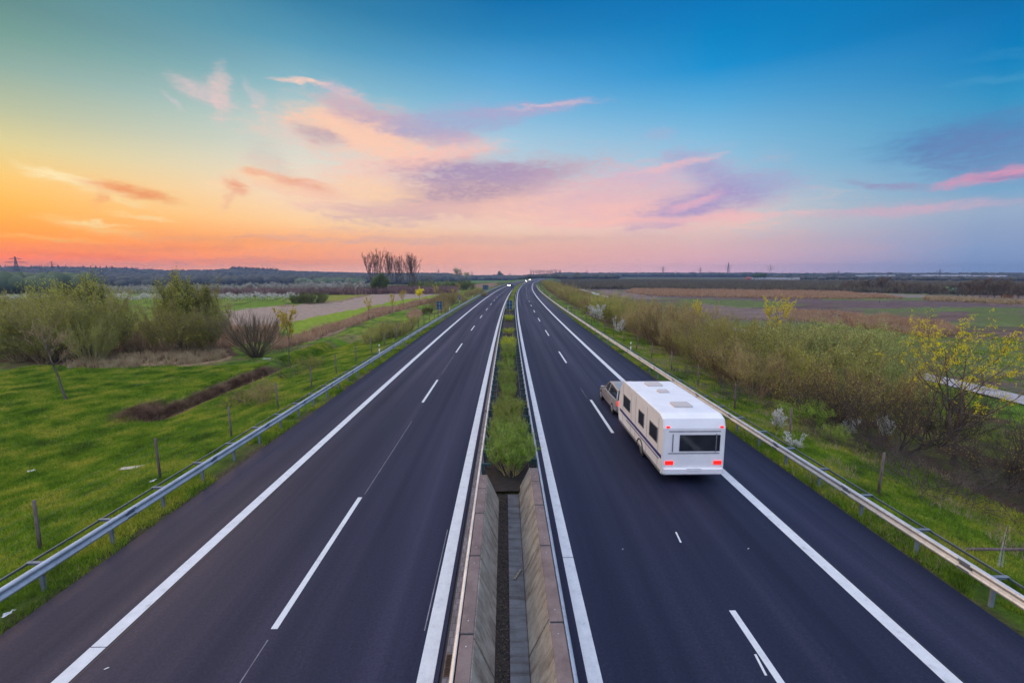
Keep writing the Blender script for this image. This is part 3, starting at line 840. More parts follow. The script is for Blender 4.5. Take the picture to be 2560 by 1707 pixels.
# ------------------------------------------------------------------ plants
def unit(a): return a / np.maximum(np.linalg.norm(a, axis=-1, keepdims=True), 1e-9)
def tubes_np(P, Rr, n=3):
    """P (B, m, 3) centre lines, Rr (B, m) radii"""
    B, m, _ = P.shape
    T = unit(np.gradient(P, axis=1)); ref = np.zeros_like(T); ref[..., 0] = 1; ref[..., 1] = .3
    a = unit(np.cross(T, ref)); b = np.cross(T, a)
    k = np.arange(n) * 2 * math.pi / n
    V = P[:, :, None, :] + Rr[:, :, None, None] * (a[:, :, None, :] * np.cos(k)[None, None, :, None] + b[:, :, None, :] * np.sin(k)[None, None, :, None])
    V = V.reshape(-1, 3)
    i = np.arange(B * m * n).reshape(B, m, n); j = np.roll(i, -1, axis=2)
    Q = np.stack([i[:, :-1], j[:, :-1], j[:, 1:], i[:, 1:]], -1).reshape(-1, 4)
    return V, Q
def grow(base, d, Ln, m, rng, up=.0, wob=.06):
    B = len(base); t = np.linspace(0, 1, m)[None, :, None]
    up = np.asarray(up) * np.ones(B)
    P = base[:, None, :] + d[:, None, :] * Ln[:, None, None] * t
    P[:, :, 2] += (up * Ln)[:, None] * t[:, :, 0] ** 2
    w = rng.normal(size=(B, m, 3)) * wob * Ln[:, None, None]; w[:, 0] = 0
    return P + np.cumsum(w, 1) * .5
def pick(P, Rr, n, rng, t0=.3, t1=1.0):
    """n random places along the branches, denser on the longer ones"""
    B, m, _ = P.shape
    ln = np.linalg.norm(P[:, -1] - P[:, 0], axis=1); bi = rng.choice(B, n, p=ln / ln.sum())
    t = rng.uniform(t0, t1, n) * (m - 1); i = np.minimum(t.astype(int), m - 2); f = (t - i)[:, None]
    pt = P[bi, i] * (1 - f) + P[bi, i + 1] * f
    d = unit(P[bi, i + 1] - P[bi, i]); r = Rr[bi, i] * (1 - f[:, 0]) + Rr[bi, i + 1] * f[:, 0]
    return pt, d, r, t / (m - 1), ln[bi]
def merge(parts):
    Vs, Qs, o = [], [], 0
    for V, Q in parts: Vs.append(V); Qs.append(Q + o); o += len(V)
    return np.concatenate(Vs), np.concatenate(Qs)

def plant(seed, h, spread, stems=20, lean=(.05, .9), k1=110, k2=500, leaves=2500, leaf=.05, base_r=.25, r0=.03, twist=.06,
          up1=.15, t1=(.25, .95), l1=.38, l2=.16, leaf_t=(.2, 1.0), jit=.06, out=.7, tip=.005, hstart=0.0, upw=.35, rt=1.0):
    """many-stemmed shrub: returns wood (V, Q) and leaves (V, Q)"""
    rng = np.random.default_rng(seed)
    a = rng.uniform(0, 2 * math.pi, stems); q = np.sqrt(rng.uniform(0, 1, stems)); rr = q * base_r
    base = np.stack([np.cos(a) * rr, np.sin(a) * rr, np.full(stems, hstart - .05)], 1)
    ln = lean[0] + (lean[1] - lean[0]) * q
    d = unit(np.stack([np.cos(a) * ln, np.sin(a) * ln, np.ones(stems)], 1))
    # reach an uneven dome
    L_ = h * rng.uniform(.72, 1.05, stems) * (1 - .25 * q) / np.maximum(d[:, 2], .55)
    L_ = np.minimum(L_, np.hypot(h, spread) * 1.0)
    P0 = grow(base, d, L_, 7, rng, up=-.05, wob=twist)
    R0 = r0 * rng.uniform(.5, 1.0, stems)[:, None] * np.linspace(1, .22, 7)[None, :]
    pt, dd, r, t, pl = pick(P0, R0, k1, rng, *t1)
    nd = unit(dd * .9 + rng.normal(size=(k1, 3)) * out * .6 + np.array([0, 0, upw])[None])
    L1 = l1 * h * (1.15 - t) * rng.uniform(.5, 1.2, k1)
    P1 = grow(pt, nd, L1, 5, rng, up=up1, wob=twist)
    R1 = np.minimum(r * .7, .014 * rt)[:, None] * np.linspace(1, .3, 5)[None, :]
    pt, dd, r, t, pl = pick(P1, R1, k2, rng, .15, 1.0)
    nd = unit(dd + rng.normal(size=(k2, 3)) * out * .55 + np.array([0, 0, upw * .7])[None])
    L2 = l2 * h * rng.uniform(.4, 1.2, k2)
    P2 = grow(pt, nd, L2, 3, rng, up=.1, wob=twist)
    R2 = np.full((k2, 3), tip) * np.array([1, .8, .5])[None] * rt
    wood = merge([tubes_np(P0, R0, 5), tubes_np(P1, R1, 3), tubes_np(P2, R2, 3)])
    lv = None
    if leaves:
        nl = leaves
        c, _, _, _, _ = pick(P2, R2, int(nl * .7), rng, *leaf_t); c2, _, _, _, _ = pick(P1, R1, nl - int(nl * .7), rng, .35, 1)
        c = np.concatenate([c, c2]); c = c + rng.normal(size=c.shape) * jit
        lv = leaf_quads(c, leaf * rng.uniform(.6, 1.25, len(c)), rng)
    return wood, lv

def tree(seed, h, trunk, crown_w, limbs=7, k1=40, k2=260, leaves=1500, leaf=.06, r0=.09, lean=0.0, upright=.8, clump=.0, tip=.006, droop=0.0, rt=1.0, forks=1, jit=.06, t0=.28):
    """single-trunked tree: trunk height share, crown width"""
    rng = np.random.default_rng(seed)
    base = np.zeros((forks, 3)); base[:, :2] = rng.normal(size=(forks, 2)) * .05 * (forks > 1)
    d = unit(np.stack([lean + rng.normal(size=forks) * .12 * (forks > 1), rng.normal(size=forks) * .12 * (forks > 1), np.ones(forks)], 1))
    P0 = grow(base, d, np.full(forks, h * .93), 9, rng, wob=.018); P0[:, 0] = base; P0[:, 0, 2] = -.1
    R0 = r0 * np.linspace(1, .12, 9)[None, :] * np.ones((forks, 1)); R0[:, 0] *= 1.3
    n0 = limbs
    pt, dd, r, t, pl = pick(P0, R0, n0, rng, trunk, .95)
    a = rng.uniform(0, 2 * math.pi, n0) + np.arange(n0) * 2.4
    nd = unit(np.stack([np.cos(a), np.sin(a), np.full(n0, upright) + rng.normal(size=n0) * .15], 1))
    shape = np.sqrt(np.clip(1 - ((t - trunk) / (1 - trunk)) ** 1.6, .08, 1))
    L0 = crown_w * .5 * shape * rng.uniform(.8, 1.25, n0) * math.sqrt(1 + upright * upright * .6)
    L0 = np.minimum(L0, (1.04 * h - pt[:, 2]) / np.maximum(nd[:, 2], .1) * 1.0)
    Pa = grow(pt, nd, L0, 7, rng, up=.12 - droop, wob=.05); Ra = np.minimum(r * .62, r0 * .45)[:, None] * np.linspace(1, .2, 7)[None, :]
    pt, dd, r, t, pl = pick(Pa, Ra, k1, rng, t0, 1.0)
    nd = unit(dd * .8 + rng.normal(size=(k1, 3)) * .5 + np.array([0, 0, upright * .3])[None])
    P1 = grow(pt, nd, crown_w * .24 * rng.uniform(.5, 1.2, k1), 5, rng, up=.1 - droop, wob=.07)
    R1 = np.maximum(np.minimum(r * .6, r0 * .2), tip)[:, None] * np.linspace(1, .3, 5)[None, :]
    pt, dd, r, t, pl = pick(P1, R1, k2, rng, .1, 1.0)
    nd = unit(dd + rng.normal(size=(k2, 3)) * .5 + np.array([0, 0, upright * .2])[None])
    P2 = grow(pt, nd, crown_w * .12 * rng.uniform(.5, 1.2, k2), 3, rng, up=-droop, wob=.08)
    R2 = np.full((k2, 3), tip) * np.array([1, .8, .5])[None] * rt
    trunkm = merge([tubes_np(P0, R0, 8), tubes_np(Pa, Ra, 5)])
    twigs = merge([tubes_np(P1, R1, 4), tubes_np(P2, R2, 3)])
    lv = None
    if leaves:
        c, _, _, _, _ = pick(P2, R2, leaves if not clump else leaves // 6, rng, .2, 1.0)
        if clump: c = np.repeat(c, 6, 0) + rng.normal(size=(len(c) * 6, 3)) * clump
        else: c = c + rng.normal(size=c.shape) * jit
        lv = leaf_quads(c, leaf * rng.uniform(.6, 1.25, len(c)), rng)
    return trunkm, twigs, lv

M_BARK = simple('grey brown bark', (.16, .125, .10), (.065, .05, .04), 3, .9, bump=.5, sc=(3, 3, .6), rnd=.15)
M_TWIG = simple('olive brown twigs', (.31, .245, .115), (.17, .13, .06), 1.2, .85, kind='pos', rnd=.42)
M_TWIGM = simple('brown willow rods', (.17, .125, .07), (.085, .06, .036), 1.2, .85, kind='pos')
M_TWIGR = simple('reddish brown twigs', (.34, .22, .12), (.18, .115, .065), 1.2, .85, kind='pos', rnd=.42)
M_TWIGG = simple('dark twigs', (.09, .07, .055), (.045, .035, .03), 1.2, .85, kind='pos', rnd=.1)
M_TWIGY = simple('green willow twigs', (.30, .28, .08), (.17, .16, .05), 1.2, .85, kind='pos', rnd=.42)
LF = {
 'willow': leafmat('young willow leaves', (.46, .46, .07), (.25, .27, .045), .7, .24),
 'spring': leafmat('fresh spring leaves', (.32, .52, .03), (.16, .32, .02), 2.2, .10),
 'median': leafmat('reserve shrub leaves', (.25, .40, .025), (.09, .18, .015), 2.5, .24),
 'medyel': leafmat('yellow green leaves', (.55, .62, .015), (.34, .44, .015), 2.5, .05),
 'olive': leafmat('sparse olive buds', (.54, .52, .11), (.33, .32, .07), 1.0, .12),
 'brownbud': leafmat('brown buds', (.30, .20, .08), (.17, .11, .05), 1.0, .12),
 'pale': leafmat('pale grey green leaves', (.52, .56, .17), (.24, .29, .08), .8, .10),
 'yellow': leafmat('yellow maple flowers', (.90, .76, .008), (.72, .64, .01), 2.0, .06),
 'yelsoft': leafmat('soft yellow buds', (.68, .54, .05), (.48, .38, .05), 2.0, .1),
 'white': leafmat('white blossom', (.80, .80, .74), (.56, .58, .50), 2.0, .03),
 'dark': leafmat('dark green leaves', (.15, .22, .035), (.07, .11, .02), .5, .15),
 'greywhite': leafmat('grey white blossom', (.62, .61, .54), (.34, .35, .27), .8, .15),
 'pinkish': leafmat('pink brown buds', (.27, .17, .15), (.15, .095, .085), .5, .15),
}
CNT = {}
def shrub_kind(key, spec_list, wood_mat, leaf_key, names=('stems', 'foliage')):
    out = []
    for sp in spec_list:
        w, l = plant(**sp)
        mw = nmesh(names[0], w[0], w[1], wood_mat); ml = nmesh(names[1], l[0], l[1], LF[leaf_key]) if l is not None else None
        out.append((mw, ml, float(np.percentile(w[0][:, 2], 99.3))))
    return out
def put_shrub(kind, x, y, h, label, group=None, name='shrub', cat='shrub', wide=1.0, z=None, rz=None):
    key = id(kind); CNT[key] = CNT.get(key, -1) + 1
    mw, ml, h0 = kind[CNT[key] % len(kind)]
    z = gh(x, y) - .05 if z is None else z
    t = thing(name, label, cat, (x, y, z), R.uniform(0, 6.28) if rz is None else rz, group)
    k = h / h0; t.scale = (k * wide, k * wide, k)
    link('stems', mw, t)
    if ml: link('foliage', ml, t)
    return t
def tree_kind(specs, leaf_key, bark=None, twig=None):
    out = []
    for sp in specs:
        a, b, l = tree(**sp)
        out.append((nmesh('trunk', a[0], a[1], bark or M_BARK, True), nmesh('crown_twigs', b[0], b[1], twig or M_TWIG), nmesh('leaves', l[0], l[1], LF[leaf_key]) if l is not None else None, float(np.percentile(b[0][:, 2], 99.7))))
    return out
def put_tree(kind, x, y, h, label, group=None, name='tree', cat='tree', wide=1.0, rz=None, z=None):
    key = id(kind); CNT[key] = CNT.get(key, -1) + 1
    a, b, l, h0 = kind[CNT[key] % len(kind)]
    t = thing(name, label, cat, (x, y, gh(x, y) - .05 if z is None else z), R.uniform(0, 6.28) if rz is None else rz, group)
    k = h / h0; t.scale = (k * wide, k * wide, k)
    link('trunk', a, t); c = link('crown', b, t)
    if l: link('leaves', l, c)
    return t

# --- kinds
K_WILLOW = shrub_kind('w', [dict(seed=s_, h=6.5, spread=4, stems=34, lean=(.05, .95), k1=330, k2=2100, leaves=11000, leaf=.08, base_r=.9, r0=.05, l1=.36, l2=.17, jit=.13, tip=.009, rt=1.1) for s_ in (1, 2, 3)], M_TWIG, 'willow')
K_TALLW = shrub_kind('tw', [dict(seed=s_, h=8, spread=2.4, stems=9, lean=(.02, .30), k1=190, k2=950, leaves=5200, leaf=.09, base_r=.5, r0=.06, l1=.24, l2=.12, jit=.12, tip=.008, t1=(.3, 1)) for s_ in (11, 12, 13)], M_TWIGG, 'willow')
K_BALL = shrub_kind('b', [dict(seed=s_, h=5.2, spread=3.2, stems=120, lean=(.02, 1.0), k1=330, k2=1300, leaves=900, leaf=.03, base_r=.30, r0=.03, l1=.34, l2=.16, twist=.03, t1=(.3, .95), out=.4, jit=.04, tip=.008) for s_ in (21,)], M_TWIGM, 'olive')
K_HBROWN = shrub_kind('hb', [dict(seed=s_, h=4.6, spread=3, stems=44, lean=(.02, .75), k1=420, k2=2300, leaves=5600, leaf=.05, base_r=.9, r0=.035, l1=.34, l2=.16, jit=.08, tip=.0075) for s_ in (31, 32, 33, 34)], M_TWIGR, 'olive')
K_HOLIVE = shrub_kind('ho', [dict(seed=s_, h=4.8, spread=3, stems=40, lean=(.02, .75), k1=380, k2=2100, leaves=9500, leaf=.058, base_r=.9, r0=.035, l1=.34, l2=.16, jit=.10, tip=.0075) for s_ in (41, 42, 43)], M_TWIG, 'willow')
K_HPALE = shrub_kind('hp', [dict(seed=s_, h=5.2, spread=3.4, stems=44, lean=(.03, .85), k1=420, k2=2400, leaves=12000, leaf=.06, base_r=.9, r0=.04, l1=.36, l2=.17, jit=.12, tip=.0075) for s_ in (51, 52, 53)], M_TWIGY, 'pale')
K_HTHIN = shrub_kind('ht', [dict(seed=s_, h=4.6, spread=3.2, stems=22, lean=(.05, .9), k1=230, k2=1300, leaves=850, leaf=.038, base_r=.6, r0=.045, l1=.36, l2=.18, jit=.05, tip=.006, twist=.09) for s_ in (61, 62, 63)], M_TWIGG, 'yelsoft')
K_BRUSH = shrub_kind('br', [dict(seed=s_, h=1.5, spread=1.8, stems=50, lean=(.2, 2.2), k1=160, k2=700, leaves=0, base_r=.7, r0=.012, l1=.4, l2=.2, tip=.004, twist=.12, upw=.1) for s_ in (71, 72)], M_TWIGG, 'olive')
K_LOW = shrub_kind('lo', [dict(seed=s_, h=1.9, spread=1.2, stems=30, lean=(.05, .8), k1=160, k2=750, leaves=2000, leaf=.028, base_r=.35, r0=.014, l1=.36, l2=.16, jit=.04, tip=.005) for s_ in (81, 82)], M_TWIGR, 'willow')
K_SPRING = shrub_kind('sp', [dict(seed=s_, h=1.7, spread=1.2, stems=26, lean=(.05, .95), k1=150, k2=800, leaves=3600, leaf=.032, base_r=.3, r0=.014, l1=.36, l2=.16, jit=.05, tip=.004) for s_ in (91,)], M_TWIG, 'spring')
K_MEDIAN = shrub_kind('md', [dict(seed=s_, h=1.75, spread=1.0, stems=40, lean=(.04, .62), k1=330, k2=2300, leaves=20000, leaf=.021, base_r=.25, r0=.016, l1=.32, l2=.15, jit=.03, tip=.0035, upw=.5) for s_ in (101, 102)], M_TWIG, 'median')
K_MEDLOW = shrub_kind('ml', [dict(seed=s_, h=1.1, spread=.8, stems=60, lean=(.03, .6), k1=300, k2=1500, leaves=6500, leaf=.022, base_r=.5, r0=.010, l1=.34, l2=.16, jit=.035, tip=.0035, upw=.7) for s_ in (111, 112, 113)], M_TWIG, 'median')
K_MEDYEL = shrub_kind('my', [dict(seed=s_, h=1.1, spread=.8, stems=46, lean=(.03, .8), k1=200, k2=1000, leaves=5200, leaf=.024, base_r=.5, r0=.010, l1=.34, l2=.16, jit=.04, tip=.0035, upw=.6) for s_ in (121, 122)], M_TWIG, 'medyel')
K_WHITE = shrub_kind('wh', [dict(seed=s_, h=1.8, spread=.9, stems=12, lean=(.05, .5), k1=70, k2=360, leaves=2000, leaf=.045, base_r=.2, r0=.014, l1=.34, l2=.14, jit=.025, tip=.005) for s_ in (131, 132)], M_TWIGG, 'white')
K_STREET = tree_kind([dict(seed=s_, h=6, trunk=.42, crown_w=2.6, limbs=12, k1=60, k2=300, leaves=1500, leaf=.09, r0=.07, upright=1.5, tip=.008) for s_ in (141, 142, 143)], 'yelsoft')
K_BRIGHT = tree_kind([dict(seed=s_, h=6, trunk=.45, crown_w=3.6, limbs=14, k1=80, k2=420, leaves=3200, leaf=.11, r0=.07, upright=.9, tip=.008) for s_ in (151,)], 'yellow')
K_MAPLE = tree_kind([dict(seed=161, h=7.2, trunk=.30, crown_w=5.4, limbs=26, k1=170, k2=800, leaves=5600, leaf=.040, r0=.10, upright=1.1, clump=.045, tip=.006, forks=2)], 'yellow')
K_MAPLE2 = tree_kind([dict(seed=163, h=7.2, trunk=.45, crown_w=4.0, limbs=20, k1=110, k2=500, leaves=5200, leaf=.05, r0=.08, upright=1.3, clump=.07, tip=.007)], 'yellow')
K_BARE = tree_kind([dict(seed=s_, h=6.2, trunk=.45, crown_w=3.4, limbs=14, k1=90, k2=520, leaves=0, r0=.09, upright=.9, lean=-.16 if s_ == 171 else 0, tip=.007) for s_ in (171,)], 'willow', twig=M_TWIGR)
K_POPLAR = tree_kind([dict(seed=s_, h=23, trunk=.34, crown_w=8.5, limbs=40, k1=240, k2=1200, leaves=0, r0=.30, upright=2.8, tip=.030, forks=2) for s_ in (181, 182, 183)], 'brownbud', twig=M_TWIGG)
K_FARPOP = tree_kind([dict(seed=s_, h=23, trunk=.42, crown_w=7.0, limbs=22, k1=60, k2=160, leaves=0, r0=.42, upright=2.2, tip=.07, forks=1) for s_ in (185, 186, 187)], 'brownbud', twig=M_TWIGG)
K_ROUND = tree_kind([dict(seed=s_, h=9, trunk=.22, crown_w=8.5, limbs=26, k1=200, k2=1200, leaves=5200, leaf=.16, r0=.25, upright=.75, tip=.02, jit=.2) for s_ in (191, 192)], 'willow')
K_FARBARE = tree_kind([dict(seed=s_, h=8, trunk=.12, crown_w=7, limbs=22, k1=150, k2=800, leaves=1200, leaf=.13, r0=.2, upright=.9, tip=.03, jit=.2) for s_ in (201, 202, 203)], 'brownbud', twig=M_TWIGG)
K_DOME = shrub_kind('do', [dict(seed=s_, h=3.2, spread=5, stems=90, lean=(.02, .8), k1=340, k2=1500, leaves=7000, leaf=.10, base_r=2.6, r0=.04, l1=.4, l2=.18, jit=.15, tip=.014, upw=.5) for s_ in (211, 212)], M_TWIG, 'dark')
K_ORCH = tree_kind([dict(seed=s_, h=3, trunk=.2, crown_w=2.4, limbs=10, k1=34, k2=120, leaves=620, leaf=.10, r0=.06, upright=1.3, tip=.012, jit=.14) for s_ in (221, 222)], 'white', twig=M_TWIGG)
K_ORCHG = tree_kind([dict(seed=s_, h=4, trunk=.15, crown_w=3.0, limbs=12, k1=40, k2=160, leaves=560, leaf=.13, r0=.07, upright=1.2, tip=.02, jit=.2) for s_ in (231, 232)], 'greywhite', twig=M_TWIGG)
K_FARDARK = tree_kind([dict(seed=s_, h=12, trunk=.12, crown_w=9, limbs=24, k1=150, k2=600, leaves=3200, leaf=.34, r0=.3, upright=1.0, tip=.05, jit=.45) for s_ in (241, 242)], 'dark', twig=M_TWIGG)

# --- the willow thicket on the left
GL = 'willow shrubs standing together on the left field'
def shrub_px(kind, px, py, top, label, group=None, **kw):
    x, y, g, h = PH(px, py, top)
    if px < 1262 and (kind is K_HBROWN or kind is K_HOLIVE or kind is K_DOME): g -= .28 * h; h *= 1.28
    return put_shrub(kind, x, y, h, label, group, z=g - .05, **kw)
def tree_px(kind, px, py, top, label, group=None, **kw):
    x, y, g, h = PH(px, py, top); return put_tree(kind, x, y, h, label, group, z=g - .05, **kw)
LW = 'olive green budding willow shrub in the dense thicket left of the reed patch'
for (px, py, top, w) in [(-55, 886, 748, 1.1), (12, 884, 744, 1.0), (78, 893, 738, 1.0), (150, 900, 722, 1.05), (215, 900, 724, 1.0), (272, 894, 752, .85), (110, 868, 728, 1.1), (190, 870, 712, 1.1), (45, 905, 790, .8), (235, 912, 800, .75), (110, 908, 795, .8)]:
    shrub_px(K_WILLOW, px, py, top, LW, GL, wide=w * .9, name='willow_shrub')
for (px, py, top) in [(150, 880, 708), (215, 885, 702), (262, 884, 690), (180, 862, 715)]:
    shrub_px(K_TALLW, px, py, top, 'taller yellow green willow rising from the back of the left thicket', 'tall willows in the left thicket', name='willow_tree', cat='tree', wide=1.0)
LB = 'rounded grey green willow shrub left of the bare ball shaped willow'
for (px, py, top, w) in [(420, 882, 790, .85), (462, 888, 757, 1.0), (512, 884, 776, .85), (470, 868, 764, .95)]:
    shrub_px(K_WILLOW, px, py, top, LB, 'rounded willows in the middle of the left field', wide=w * .88, name='willow_shrub')
for (px, py, top) in [(440, 868, 702), (470, 872, 684), (500, 868, 692), (420, 862, 722)]:
    shrub_px(K_TALLW, px, py, top, 'tall thin many-stemmed willow rising above the rounded willow shrubs', 'tall thin willows above the rounded shrubs', name='willow_tree', cat='tree', wide=.85)
shrub_px(K_TALLW, 546, 862, 708, 'slender light green tree between the willow clump and the ball shaped willow', name='young_tree', cat='tree', wide=.55)
shrub_px(K_WILLOW, 345, 862, 800, 'low pale green willow between the two willow clumps', wide=.8, name='willow_shrub')
shrub_px(K_BALL, 640, 893, 776, 'leafless ball shaped willow with fanned brown rods on the left field', name='willow_shrub', wide=1.12)
tree_px(K_BARE, 167, 1002, 792, 'leaning bare young tree alone on the green meadow at left', name='bare_tree', rz=0)
tree_px(K_STREET, 726, 922, 765, 'young yellow budding tree beside the ditch, nearest of the bank trees', name='young_tree', wide=.85)
shrub_px(K_LOW, 655, 1012, 948, 'thin brownish green shrub on the bank beside the ditch', wide=1.2)
shrub_px(K_LOW, 610, 1010, 968, 'small sparse shrub at the left foot of the bank shrub', wide=1.2)
shrub_px(K_BRUSH, 575, 1020, 985, 'low bare brown brush on the bank beside the ditch', wide=.7)
shrub_px(K_BRUSH, 730, 945, 905, 'low greyish brush around the foot of the young yellow tree', wide=.9)
shrub_px(K_LOW, 780, 925, 888, 'small olive shrub on the bank right of the young yellow tree')
for (px, py, top, w) in [(935, 858, 818, .95), (968, 848, 804, 1.1), (990, 842, 800, 1.1), (1012, 830, 800, .9), (1035, 810, 788, .9), (950, 850, 815, 1.0)]:
    shrub_px(K_HOLIVE, px, py, top, 'dense olive brown shrub on the bank near the pale raking strut', 'bank shrubs near the raking strut', wide=w)
shrub_px(K_DOME, 1069, 784, 764, 'dark round shrub on the bank left of the near blue sign', wide=.45)
for (px, py, top) in [(1100, 770, 735), (1112, 765, 728), (1125, 762, 722), (1108, 782, 752), (1146, 748, 726), (1172, 742, 722), (1185, 738, 720), (1160, 756, 738), (1200, 733, 716), (1210, 741, 728)]:
    shrub_px(K_HBROWN, px, py, top, 'brown shrub on the left bank between the two blue road signs', 'brown shrubs between the blue road signs', wide=.8)
for (px, py, top, k, lab) in [(922, 800, 741, K_STREET, 'young yellow tree, first of the distant row beside the pale ploughed field'), (982, 784, 733, K_STREET, 'young yellow tree, second of the row beside the pale ploughed field'),
        (1009, 772, 725, K_STREET, 'young yellow tree, third of the row beside the pale ploughed field'), (1050, 763, 717, K_BRIGHT, 'bright yellow broad crowned young tree in the row behind the near blue sign'),
        (1090, 751, 712, K_STREET, 'yellow young tree right above the near blue road sign'), (1148, 731, 709, K_STREET, 'small yellow tree between the two blue road signs'), (1132, 745, 722, K_STREET, 'thin yellowish tree among the brown bank shrubs')]:
    tree_px(k, px, py, top, lab, 'yellow trees in a row along the left bank', name='young_tree')
# bare poplars and what stands round them
for i, (px, py, top, w) in enumerate([(936, 731, 630, 1.15), (950, 731, 621, .9), (966, 732, 627, .8), (982, 731, 633, .75), (996, 730, 637, .75), (1009, 729, 638, .75), (1021, 728, 631, .95), (1037, 728, 634, 1.25)]):
    tree_px(K_POPLAR, px, py, top, 'tall bare poplar in the close group on the left horizon' if 0 < i < 7 else ('leftmost poplar of the tall bare group, dense green shrub at its foot' if i == 0 else 'rightmost poplar of the tall bare group, spreading to the right'), 'tall bare poplars in a group', name='poplar_tree', wide=w)
for (px, py, top, w) in [(937, 735, 694, .8), (952, 735, 682, .85), (963, 735, 692, .75)]:
    tree_px(K_FARDARK, px, py, top, 'dark green bushy tree at the left foot of the bare poplars', 'green bushy trees under the poplars', name='bushy_tree', wide=w)
tree_px(K_ROUND, 1143, 704, 669, 'round crowned budding tree standing alone left of the motorway', name='round_tree')
tree_px(K_ROUND, 1166, 703, 680, 'smaller round tree right beside the round crowned tree', name='round_tree')
for (px, py, top, w, lab) in [(1076, 727, 702, 1.15, 'dark domed shrub between the bare poplars and the round tree'), (1048, 724, 708, .8, 'small dark shrub just right of the bare poplars'), (1151, 725, 701, .9, 'dark green domed shrub below the round tree'), (777, 757, 731, 1.0, 'dark domed shrub at the end of the white blossom row'), (752, 757, 738, .7, 'low dark shrub between the blossom row and the domed shrub')]:
    shrub_px(K_DOME, px, py, top, lab, wide=w)
for (px, top) in [(1060, 688), (1066, 686), (1072, 687), (1077, 690), (1095, 686), (1102, 684), (1108, 689)]:
    tree_px(K_FARBARE, px, 702, top, 'small dark bare tree far off between the poplars and the round tree', 'small far trees behind the poplars', name='bare_tree', wide=.6)
for (px, top) in [(1184, 690), (1192, 688), (1212, 689), (1220, 687), (1228, 688), (1235, 685), (1243, 686), (1249, 677), (1256, 684), (1264, 690), (1272, 689), (1280, 690), (1288, 687), (1203, 688), (1296, 691)]:
    tree_px(K_FARDARK, px, 699, top, 'dark far tree in the irregular row left of the motorway bend', 'far trees left of the motorway bend', name='far_tree', wide=.8)
for i in range(15):
    tree_px(K_FARPOP, 1329 + i * 5.2 + R.uniform(-1, 1), 696.5, 673.5 + R.uniform(-1.5, 2), 'bare poplar in the straight distant row above the motorway bend', 'distant row of poplars above the bend', name='poplar_tree', wide=1.25)
for (px, py, top) in [(1343, 697.5, 688), (1368, 697.5, 689), (1390, 697.5, 689), (1402, 697.5, 687), (1443, 697.5, 680), (1411, 697.5, 688)]:
    tree_px(K_FARDARK, px, py, top, 'dark low tree under or beside the distant poplar row', 'low trees by the distant poplar row', name='far_tree', wide=1.2)

# --- blossom orchards on the left
for i in range(120):
    px = -10 + i * 6.35 + R.uniform(-1.5, 1.5)
    py = 758 - 4 * (px / 750) + R.choice((0, -2.4, -4.5)); tree_px(K_ORCH, px, py, py - 20 + R.uniform(-3, 3), 'white blossoming orchard tree in the front row on the left', 'white blossoming orchard trees', name='orchard_tree', wide=1.15)
for i in range(150):
    px = 200 + i * 4.9 + R.uniform(-1.5, 1.5); f_ = (px - 200) / 720
    py = 741 - 8 * f_ + R.choice((0, -3, -6)); tree_px(K_ORCHG, px, py, py - 22 - 3 * f_ + R.uniform(-2.5, 2.5), 'grey white orchard tree in the darker rear rows on the left', 'grey white orchard trees in the rear rows', name='orchard_tree', wide=1.1)

